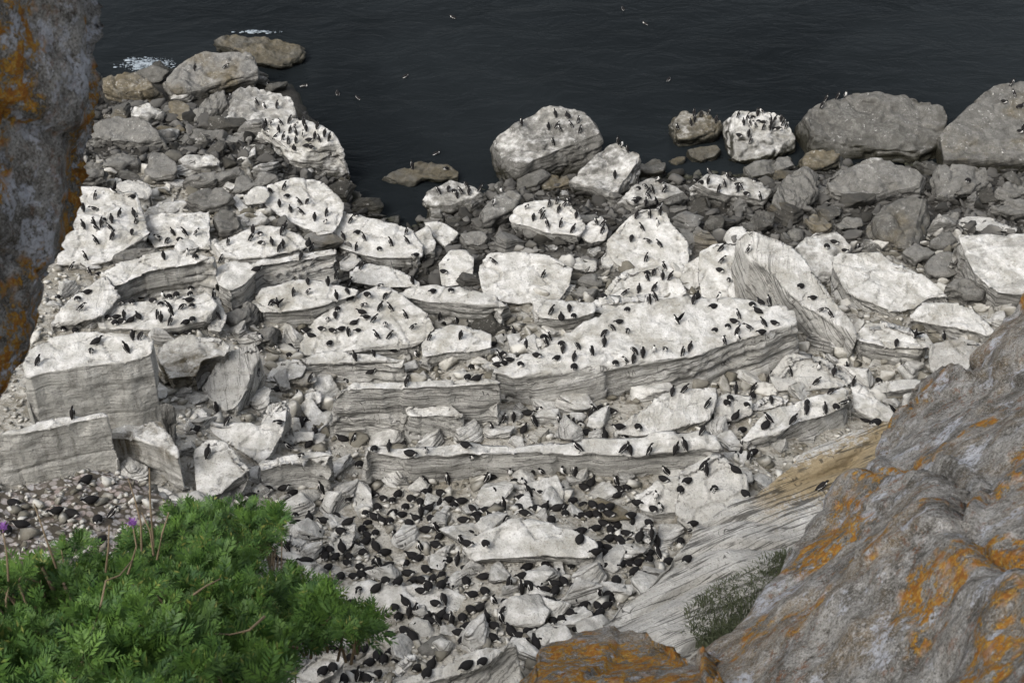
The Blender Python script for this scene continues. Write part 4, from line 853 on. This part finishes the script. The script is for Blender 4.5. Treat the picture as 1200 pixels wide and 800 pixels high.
# ================================================================ seabirds
def bird_material(name, c, rough=.6):
    k = NT(name); k.b.inputs['Base Color'].default_value = (*c, 1); k.b.inputs['Roughness'].default_value = rough; return k.m
MB_D = bird_material('dark_plumage', (.009, .008, .0078), .8); MB_W = bird_material('white_plumage', (.72, .71, .68)); MB_L = bird_material('dark_bill', (.008, .008, .008), .6)
def bird_mesh(name, spine, belly_from=1, belly_to=6, belly_w=.52, wings=None, legs=True, feet_z=0.0):
    """spine: (y, z, half width, half height) from tail to bill; +y is ahead"""
    K = 12; V, F, MI = [], [], []; n = len(spine)
    for i, (y, z, rw, rh, *xo) in enumerate(spine):
        x0 = xo[0] if xo else 0.0
        a, b = spine[max(i - 1, 0)], spine[min(i + 1, n - 1)]; t = Vector((0, b[0] - a[0], b[1] - a[1])).normalized(); dn_ = Vector((0, -t.z, t.y))   # dorsal direction
        if dn_.z < 0 and abs(t.z) < .5: dn_ = -dn_
        for k in range(K):
            an = 2 * math.pi * k / K; c, s = math.cos(an), math.sin(an)     # an=0 dorsal
            V.append((x0 + rw * s, y + dn_.y * rh * c, z + dn_.z * rh * c))
    for i in range(n - 1):
        for k in range(K):
            F.append((i * K + k, i * K + (k + 1) % K, (i + 1) * K + (k + 1) % K, (i + 1) * K + k)); mid = (k + .5) / K; bel = abs(mid - .5) < belly_w / 2 * 1.25
            MI.append(2 if i >= n - 3 else (1 if bel and belly_from <= i < belly_to else 0))
    F.append(tuple(range(K))[::-1]); MI.append(0); b = (n - 1) * K; F.append(tuple(range(b, b + K))); MI.append(2)
    # folded wings: a shallow blade along each flank with its tip crossing the rump
    def add(vs, fs, mi):
        b = len(V); V.extend(vs); F.extend([tuple(i + b for i in f) for f in fs]); MI.extend([mi] * len(fs))
    if wings is None:
        mids = [s for s in spine[1:6]]
        for sg in (-1, 1):
            vs = []
            for j, s in enumerate(mids):
                a, b_ = spine[j], spine[j + 2]; t = Vector((0, b_[0] - a[0], b_[1] - a[1])).normalized(); dn_ = Vector((0, -t.z, t.y)); w_ = [.25, .7, .95, .9, .5][j]
                c = Vector((sg * s[2] * 1.04, s[0], s[1])); up = dn_ * s[3]
                vs += [tuple(c * 1 + up * .75 * w_ + Vector((-sg * s[2] * .35, 0, 0))), tuple(c + Vector((sg * .008, 0, 0)) + up * .1), tuple(c - up * .45 * w_ + Vector((-sg * s[2] * .06, 0, 0)))]
            fs = []
            for j in range(4):
                for m_ in range(2): a = j * 3 + m_; fs.append((a, a + 1, a + 4, a + 3) if sg > 0 else (a + 3, a + 4, a + 1, a))
            add(vs, fs, 0)
    else:
        for sg in (-1, 1):   # raised wings with thickness
            r = wings; vs = [(sg * .03, .06, r + .02), (sg * .03, -.08, r), (sg * .19, .03, r + .15), (sg * .17, -.09, r + .12), (sg * .31, -.05, r + .24), (sg * .03, -.01, r - .01), (sg * .17, -.02, r + .11)]
            add(vs, [(0, 2, 3, 1), (2, 4, 3), (0, 5, 6, 2), (5, 1, 3, 6), (2, 6, 4), (6, 3, 4)], 0)
    if legs:
        for sg in (-1, 1):
            x = sg * .028; y0, z0 = spine[2][0] * .4, .075
            vs = [(x - .007, y0, 0), (x + .007, y0, 0), (x + .007, y0 + .012, 0), (x - .007, y0 + .012, 0), (x - .008, y0, z0), (x + .008, y0, z0), (x + .008, y0 + .014, z0), (x - .008, y0 + .014, z0)]
            add(vs, [(0, 1, 5, 4), (1, 2, 6, 5), (2, 3, 7, 6), (3, 0, 4, 7)], 2)
            add([(x, y0 - .01, .004), (x - .022, y0 + .05, .002), (x + .022, y0 + .05, .002), (x, y0 + .02, .012)], [(0, 2, 3), (0, 3, 1), (3, 2, 1), (0, 1, 2)], 2)
    me = bpy.data.meshes.new(name); me.from_pydata(V, [], F); me.polygons.foreach_set('material_index', MI); me.update()
    for m in (MB_D, MB_W, MB_L): me.materials.append(m)
    me.polygons.foreach_set('use_smooth', np.ones(len(me.polygons), bool)); return me
U = [(-.125, .035, .012, .006), (-.085, .075, .036, .03), (-.05, .13, .062, .062), (-.005, .20, .078, .075), (.02, .265, .07, .066), (.03, .315, .045, .045), (.036, .352, .031, .034), (.05, .385, .031, .033), (.078, .398, .02, .021), (.095, .398, .0085, .011), (.13, .393, .003, .003)]
def lean(sp, a):
    c, s = math.cos(a), math.sin(a); return [(y * c + z * s, max(z * c - y * s, .02), *r) for y, z, *r in sp]
C_ = [(-.21, .085, .016, .006), (-.165, .095, .055, .03), (-.10, .105, .09, .068), (-.02, .115, .105, .086), (.06, .125, .094, .082), (.12, .15, .058, .056), (.15, .19, .034, .036), (.175, .215, .032, .033), (.20, .215, .02, .02), (.218, .21, .0085, .011), (.25, .20, .003, .003)]
PR = U[:6] + [(.03, .35, .034, .036), (.0, .372, .033, .032, .012), (-.022, .37, .02, .02, .03), (-.034, .355, .009, .011, .04), (-.05, .33, .003, .003, .05)]
BW = [(-.15, .06, .012, .006), (-.11, .085, .036, .03), (-.06, .125, .065, .06), (0, .17, .078, .073), (.05, .205, .068, .062), (.09, .215, .04, .04), (.12, .20, .031, .033), (.145, .175, .031, .032), (.16, .155, .02, .02), (.17, .14, .0085, .01), (.185, .11, .003, .003)]
SW = [(y, z - .075, a, b) for y, z, a, b in C_]
POSE = {'u': [bird_mesh('seabird', U), bird_mesh('seabird', lean(U, .28)), bird_mesh('seabird', PR)], 'c': [bird_mesh('seabird', C_, 1, 7, .45), bird_mesh('seabird', [(y, z - .03, a * 1.06, b) for y, z, a, b in C_], 1, 7, .45, legs=False)],
        'p': [bird_mesh('seabird', BW)], 'w': [bird_mesh('seabird', lean(U, .35), wings=.22)], 's': [bird_mesh('seabird', SW, 0, 6, .5, legs=False)], 'l': [bird_mesh('seabird', lean(U, .5))]}
WORDS = {'u': 'upright seabird', 'c': 'crouched seabird', 'p': 'bowing seabird', 'w': 'flapping seabird', 'l': 'leaning seabird', 's': 'black and white seabird swimming'}
T = [  # traced positions, quarter-scale tiles: (x offset, y offset, default pose, 'x,y[pose] ...')
 (0, 0, 'u', '915,330 1050,325l 1075,470 1195,480'),
 (300, 0, 'u', '225,405s 383,440s 478,462s 700,360s 925,84s 845,722s 5,495 38,515 100,510 45,590 70,592 105,622 85,655 130,655 160,625 180,605 185,635 155,675 190,672 225,645 235,615 250,665c 262,695c 240,692c 295,665 320,640 345,660 285,608 205,595 155,580 178,700c 225,590 120,590 340,640 732,792 890,796c 40,615 275,650 60,640 60,420'),
 (600, 0, 'u', '40,590 215,535 205,550 260,552c 315,578 205,605 225,618 280,600 320,625 170,608 193,680 497,656 515,660 540,664 850,525 885,545 920,532 855,570 775,610 955,575 840,590 1060,552 1105,565 1110,590 1160,530 1175,535 1155,575c 1065,642c 1105,640 1120,675 1180,610 1130,555c 1190,570 1195,600 1140,600 1085,590 1150,545 1180,580c 520,44s 625,114s 735,375s'),
 (900, 0, 'u', '10,575 30,572 28,612c 60,570 88,605 5,610 50,612c 15,595 70,590 363,440 325,465 250,510 270,475 1140,405 1155,455l 1105,485c 1180,505c 1180,625c 1195,615'),
 (0, 200, 'u', '540,108w 620,130c 450,135 455,190l 557,218 635,222l 640,262 390,192 395,275 415,270c 455,282 487,238c 480,262 525,250l 525,285 622,300p 455,345 522,325 400,420 422,490 463,492c 700,325 752,325l 785,340p 815,305 845,330c 870,303 918,306 770,415 878,395 915,410c 410,575c 335,468 365,608c 370,660l 845,500c 1075,348 1172,330 1187,295 1035,430 1010,580 1030,700 395,185 440,250 470,262 605,290 620,592c 657,590c 570,632p 718,615c 745,612c 765,595 755,632c 795,612c 830,592c 850,592c 895,588c 885,615c 880,645c 900,640c 855,650p 803,675 505,697c 545,692c 540,720c 575,712c 587,690 615,705c 640,698c 650,690c 730,705 755,705 800,735 825,750c 895,700c 905,720c 875,745c 870,718c 835,582c 800,650 895,575c 298,752c 355,755c 622,780 660,790p 465,798c 270,600c 745,690 780,625c'),
 (300, 200, 'u', '130,95 70,105p 145,130c 112,170 165,200l 210,160 240,155p 222,210l 275,235 333,212 322,252 440,248 468,213c 415,325 473,296c 507,330 473,372 580,372c 632,352 710,300 715,345l 785,400 748,415c 25,290 20,305c 122,305 135,280 132,358 80,355l 105,382l 25,345c 258,375 320,362p 245,362c 210,408p 5,470c 315,460l 360,470 375,475 328,498 335,535 245,530p 487,465l 735,530 572,550l 487,540c 437,545l 825,575c 915,568c 863,690 942,702 180,585 242,580 75,630p 105,640w 25,795 150,745p 235,705c 380,612 430,578p 445,604c 525,590c 605,600p 495,640l 575,660l 635,660 385,658c 412,660 495,670c 335,705l 700,692 730,745 605,720l 545,712l 515,698c 460,700c 460,718c 370,690p 308,750c 258,778c 375,748c 400,752c 420,748c 440,770 465,742c 495,742l 570,790 620,790l 815,795 475,757c 360,757c 385,600c 520,688c 880,722c 960,785 1175,750c 1160,780c 860,115l 900,90 905,98p 985,62 985,80p 965,110 1000,118l 945,128 1030,100 1045,92 930,105c 970,75 1115,165 1125,440l 1150,108 880,480c 685,105'),
 (600, 200, 'u', '177,170 215,155 215,198 135,205 142,225 100,232 65,180 162,262 230,265 280,292 298,218l 275,165l 245,160 375,225 392,245 420,262 420,298l 625,175 680,172w 690,205 640,220 578,228l 680,262 613,282 558,330p 645,340l 700,362l 630,425 650,470 635,487c 635,515 665,488p 712,462 705,510 737,512 148,500 518,585l 590,588l 430,590c 658,560l 640,602 675,612 548,642 540,658c 265,658p 317,618p 180,675 232,705c 288,702c 870,595c 850,628l 965,608 940,642c 972,380 978,435 975,475c 1017,525p 1078,400l 1108,390 1165,607c 1127,635c 1190,630 1150,663c 1062,695 1040,716c 1120,750l 962,742c 1190,735l 775,720w 1040,760l 1060,800 1167,768c 990,800 430,775p 470,748p 540,765p 500,718c 10,775l 145,790c 175,795 608,60 625,85p 590,88c 635,108 640,132p 590,138c 575,150c 610,155c 675,52 715,85 715,102p 770,60p 620,102c 660,108 700,60c 590,60 970,100 997,80 1055,105l 1040,52p 1135,52c 930,20 1100,115c 1160,160 870,30 885,62c 1075,92 1180,162c 1010,38 860,52c 920,60 1000,35c 482,35 800,60c 1060,70c 1050,770 1010,740c 950,755c'),
 (900, 200, 'u', '935,64c 275,365c 360,382c 150,548c 208,604c 240,655l 297,690l 5,635 5,725p 30,722c 685,778w 820,795 1095,662c 420,380 1100,655c 310,342c'),
 (0, 400, 'u', '598,50 455,12c 430,60p 172,115l 315,335c 345,325 1070,390p 918,425c 968,550l 665,612c 405,662c 65,765c 425,755c 280,795c 1015,335 1180,270c 1165,250c 770,8c 1175,735c 1190,180c'),
 (300, 400, 'u', '20,46c 95,35l 158,28c 345,18c 550,48p 655,50c 467,80 160,72c 195,78 30,228c 95,232c 10,158l 430,190 250,205l 305,180c 350,190c 705,215l 722,138c 762,136c 540,150c 750,70 1010,126c 990,175c 1035,180c 1145,90 1160,112c 1110,25c 205,280 320,340c 205,372c 240,362c 275,355c 300,375c 330,382c 122,390l 210,392c 278,355c 405,462c 460,480 648,450 600,440c 690,485c 160,510 205,545l 250,488c 280,445 555,535c 625,560l 725,532c 775,560 798,525 805,630 893,615 960,590l 1010,575l 485,585c 1085,665 1100,645c 1195,625 1135,740 308,710 1160,380 1190,366c 1105,425 1135,432c 1145,440c 1020,465c 985,495c 432,745c 1155,785 1180,775 20,705c 60,695c 600,748c 640,758c 700,785c 570,790c 860,760c 900,752c 930,775c 960,760c 1010,795c 130,700c 170,720c 150,760c 190,775c 770,760c 810,790c 730,745c 240,375c 290,372c 185,360c 1120,85c 1135,110c 1160,60c 1185,100c'),
 (600, 400, 'u', '65,45l 230,20c 240,56 160,20 118,76c 308,35p 375,60 430,28l 10,80c 20,110c 40,118c 210,88c 290,95l 290,142c 485,108c 535,145 572,122 575,60p 612,72 663,55 710,42l 805,90 830,52l 675,175l 990,14 748,258l 800,240 865,215l 910,315l 1045,245l 1130,235 1010,295c 1125,265c 1020,268c 1100,308c 1050,360c 1010,385c 1000,398c 1085,410c 1060,416c 1075,425c 970,418c 885,442l 5,370 75,348c 115,330l 110,395 55,422c 218,392 280,400c 275,368c 250,305 300,303c 320,304c 340,295 335,325c 300,430c 320,398c 345,434c 375,400c 370,384c 250,414c 265,360c 365,360 500,412c 530,442c 590,410c 430,445c 322,560l 100,625 142,625 240,630 288,635 5,630 510,548l 555,552 645,555 735,580l 765,535 735,528c 815,520 885,598l 910,595l 910,650 820,662c 945,705p 672,742 1045,608c 1095,720c 1115,560 1040,540 1045,495 1075,500 1050,555 1040,480c 60,680 60,712c 85,722 180,715c 215,712c 340,692c 370,670c 490,730c 710,652c 790,705c 590,775c 655,795c 700,795 455,785c 280,760c 130,715c 110,790c 35,785c 490,680 520,682 510,700c 40,745c 180,790c 215,790c 330,775c 380,775c 420,792c 500,705c 540,690c 300,445c 270,435c 385,410c 1190,400c 20,660c 150,790c 250,790c 1130,530c 1075,540c 395,340 410,325c 440,330c 470,338c'),
 (900, 400, 'u', '105,165l 215,205l 235,138 307,165 362,140 405,208 292,245p 175,345l 182,308p 105,390l 265,365l 340,325l 15,385l 12,285p 520,190c 600,20p 320,330c 430,378c 505,370c 598,358w 232,700l 310,305 5,190l 490,372c 460,378c'),
 (0, 600, 'c', '100,68 460,50 520,30u 265,8 470,145 770,170 30,95 340,20'),
 (300, 600, 'c', '250,35 320,48 150,48 210,90 290,105 295,155 280,172 148,150u 35,190 100,220 325,220 370,220 235,240 165,270 335,270 395,310 490,265 460,310 495,305 440,220 460,165 490,160 500,195 515,150 560,170 600,200 500,90 520,118 515,15 590,50 630,50 555,30 750,35 775,15u 655,125u 710,135 800,90 770,190u 760,225 735,212 580,265u 570,320 565,355 610,335 625,300u 640,335 665,335 715,295 740,328 800,275 865,305 860,125 850,95u 845,160 965,125 960,150u 1010,110 925,95 975,45 1030,25 1050,50 1100,25 1150,45 890,200 900,235 930,220u 940,245u 955,230 990,280 1070,310 985,335 905,335 930,350 865,355 810,355 775,380 480,370 485,378p 1100,365 1075,380 1190,355u 840,415 882,425p 845,438 655,460 665,505 690,500 715,492u 750,480u 800,495 770,528 860,532u 915,528u 970,505 955,578 1030,575u 1050,455 1090,425 1110,430u 1155,485u 1150,525u 1025,640 695,565 735,588 430,600 420,575 440,680 445,692 530,695 530,712 570,680 640,660 600,678 310,760 365,755 410,795 480,790u 565,775 755,740 1060,750 1150,745 450,440 1040,592 190,60 240,120 400,90 430,250 520,60 700,250 720,60 820,40 680,20 640,10 560,110 350,180 310,190 400,170 990,160 1080,160 620,260 560,240 850,250 830,320 780,330 590,350 530,280 890,300 700,430 900,500 820,520 870,480 990,540 1080,500 1120,540 1170,440 1010,470 350,500 600,700 660,700 500,650 470,770 520,790 350,720'),
 (600, 600, 'c', '60,10 250,15 320,25 400,10 455,15 665,10 495,38 555,45 560,65u 390,88 495,78 460,95 455,130 500,135 535,108 185,45 318,135 650,130u 685,160u 845,65 830,100u 790,145 535,195u 530,220u 495,205 460,222 600,170 610,195 575,195 620,230 690,220l 415,225 510,255 550,248 570,288 620,302 480,318u 490,330 400,262 730,238 820,235 10,345 45,380u 100,385u 80,350 150,375 160,335 200,348 240,335 270,355 150,405 245,405 255,425 310,405 330,415u 340,445 375,390 400,410u 420,400 450,395 460,415 420,435 440,445 400,450 355,405 235,465 270,485 230,508 330,475 365,490 380,515 350,518 410,485 30,498 80,518 130,505 70,565 72,640u 155,602 195,588 300,553 12,710 5,665 345,525 520,100 430,60 360,20 600,100 580,40 640,60 450,180 520,160 560,150 640,200 430,200 640,235 590,250 440,260 390,210 410,170 290,420 200,380 220,430 290,370 300,470 190,430 120,420 60,430 20,430 190,520 250,540 310,520 100,545 40,590 20,640 110,620'),
]
ALL = np.concatenate(ALLV)
BV = BVHTree.FromPolygons([tuple(v) for v in ALL], ALLF)
def seek(px, py):
    d = Vector(ray(px, py)).normalized(); a = BV.ray_cast(Vector(CAM), d); b = TERR.ray_cast(Vector(CAM), d)
    if a[0] is not None and (b[0] is None or a[3] < b[3]): return a[0], a[1], OWN[a[2]]
    return (b[0], b[1], None) if b[0] is not None else (None, None, None)
birds = []; rb_ = random.Random(5)
for ox, oy, dp_, txt in T:
    for tok in txt.split():
        pose = tok[-1] if tok[-1].isalpha() else dp_; x, y = tok.rstrip('ucpwsl').split(','); px, py = ox + float(x) / 4, oy + float(y) / 4
        if pose == 's': P = Vector(at_z(px, py, 0)); own = 'sea'; nrm = Vector((0, 0, 1))
        else:
            best = None
            for dy in (0, 2, -3, 5, -6, 8, -10, 13):       # feet want a ledge, not a wall
                P, nrm, own = seek(px, py + dy)
                if P is None or P.z < .15: continue
                if nrm.z > (.42 if py < 300 else .6): best = (P, nrm, own); break
            if best is None: continue
            P, nrm, own = best
        birds.append([px, py, pose, P, nrm, own])
# the nesting crowd is packed: crouched birds between the traced ones
CR = [(320, 590), (450, 572), (600, 585), (700, 585), (800, 600), (800, 640), (760, 680), (690, 740), (600, 765), (520, 795), (400, 795), (330, 760)]
for _ in range(420):
    px, py = rb_.uniform(320, 800), rb_.uniform(570, 795)
    if not inpoly(px, py, CR) or float(fbm(np.array([[px / 30, py / 22, 3.0]]), 2, 8)[0]) < -.15: continue
    P, nrm, own = seek(px, py)
    if P is not None and nrm.z > .62 and own not in ('n5', 'n4', 'rb', 'o4') and all((b[3] - P).length > .34 for b in birds): birds.append([px, py, 'c', P, nrm, own])
keep = []
for b in sorted(birds, key=lambda b: -b[3].y if False else b[3].y):
    if all((b[3] - k[3]).length > .22 for k in keep): keep.append(b)
birds = keep
dist = lambda b: (b[3] - Vector(CAM)).length
PS = {'u': 1, 'c': 1.0, 'p': .9, 'w': 1.2, 'l': 1.05, 's': .8}
def hidden(b):
    return b[0] < 118 and b[1] < 500 and b[0] < 125 - b[1] * .16 or b[1] > 655 + (b[0] > 240) * 15 and b[0] < 330 or inpoly(b[0], b[1], [(330, 690), (385, 695), (450, 715), (450, 745), (330, 790)])
order = sorted([b for b in birds if b[2] != 's'], key=lambda b: (hidden(b), dist(b) / PS[b[2]]))
solo = order[:300]; rest = order[300:]; swim = [b for b in birds if b[2] == 's']
def place(b):
    px, py, pose, P, nrm, own = b[:6]; me = rb_.choice(POSE[pose]); hd = rb_.choice([rb_.uniform(-1.2, 1.2), rb_.uniform(-1.2, 1.2), rb_.uniform(0, 6.28)]) if pose != 'c' else rb_.choice([math.pi + rb_.uniform(-1.1, 1.1), math.pi + rb_.uniform(-1.1, 1.1), rb_.uniform(0, 6.28)]); s = rb_.uniform(.98, 1.15) * (1.06 if py > 480 else .97)
    return me, Matrix.LocRotScale(P - Vector((0, 0, .012 if pose != 's' else .02)), Euler((rb_.uniform(-.12, .12), rb_.uniform(-.15, .15), hd)), Vector((s, s, s)))
def nearest_key(P): return keys[int(np.argmin(((RC - np.array(P)) ** 2).sum(1)))]
grp = {}
for b in solo + swim:
    k = b[5] if b[5] in ROCKS and ROCKS[b[5]][0] else None; b.append(('on', k) if k else ('by', nearest_key(b[3])) if b[5] != 'sea' else ('sea', None)); grp.setdefault((b[2], b[6]), []).append(b)
NUM = 'first second third fourth fifth sixth seventh eighth ninth tenth eleventh twelfth thirteenth fourteenth fifteenth sixteenth seventeenth eighteenth nineteenth twentieth'.split()
for (pose, (rel, k)), L in grp.items():
    L.sort(key=lambda b: project(b[3])[0])
    for i, b in enumerate(L):
        me, M = place(b); o = bpy.data.objects.new('swimming_seabird' if pose == 's' else 'seabird', me); COL.objects.link(o); o.matrix_world = M
        w_ = WORDS[pose]; nn = (NUM[i] if i < 20 else '%dth' % (i + 1)) + ' ' if len(L) > 1 else ''
        where = '' if rel == 'sea' else ('on the ' if rel == 'on' else 'beside the ') + SHORT[k]
        if rel == 'sea': lab = '%s%s on the open sea, counted from the lichened pillar' % (nn, w_)
        else: lab = '%s%s%s %s' % (nn, w_, ' from left' if len(L) > 1 else '', where)
        tag(o, lab, 'seabird', 'seabirds swimming' if pose == 's' else 'dark seabirds of the breeding colony')
# the farther birds, past three hundred: one object
VV, base, FF, MI, LS = [], 0, [], [], []
for b in rest:
    me, M = place(b); n = len(me.vertices); V = np.empty(n * 3, np.float32); me.vertices.foreach_get('co', V); V = V.reshape(-1, 3) @ np.array(M.to_3x3()).T + np.array(M.translation); VV.append(V)
    for p in me.polygons: FF.append([v + base for v in p.vertices]); MI.append(p.material_index)
    base += n
me = bpy.data.meshes.new('distant_seabirds'); me.from_pydata(np.concatenate(VV).tolist(), [], FF); me.polygons.foreach_set('material_index', MI); me.update()
o = link('distant_seabirds', me, [MB_D, MB_W, MB_L]); tag(o, 'small dark and white seabirds dotted over the rocks nearer the sea', 'seabirds', kind='stuff')
print('birds', len(birds), 'solo', len(solo), 'rest', len(rest))
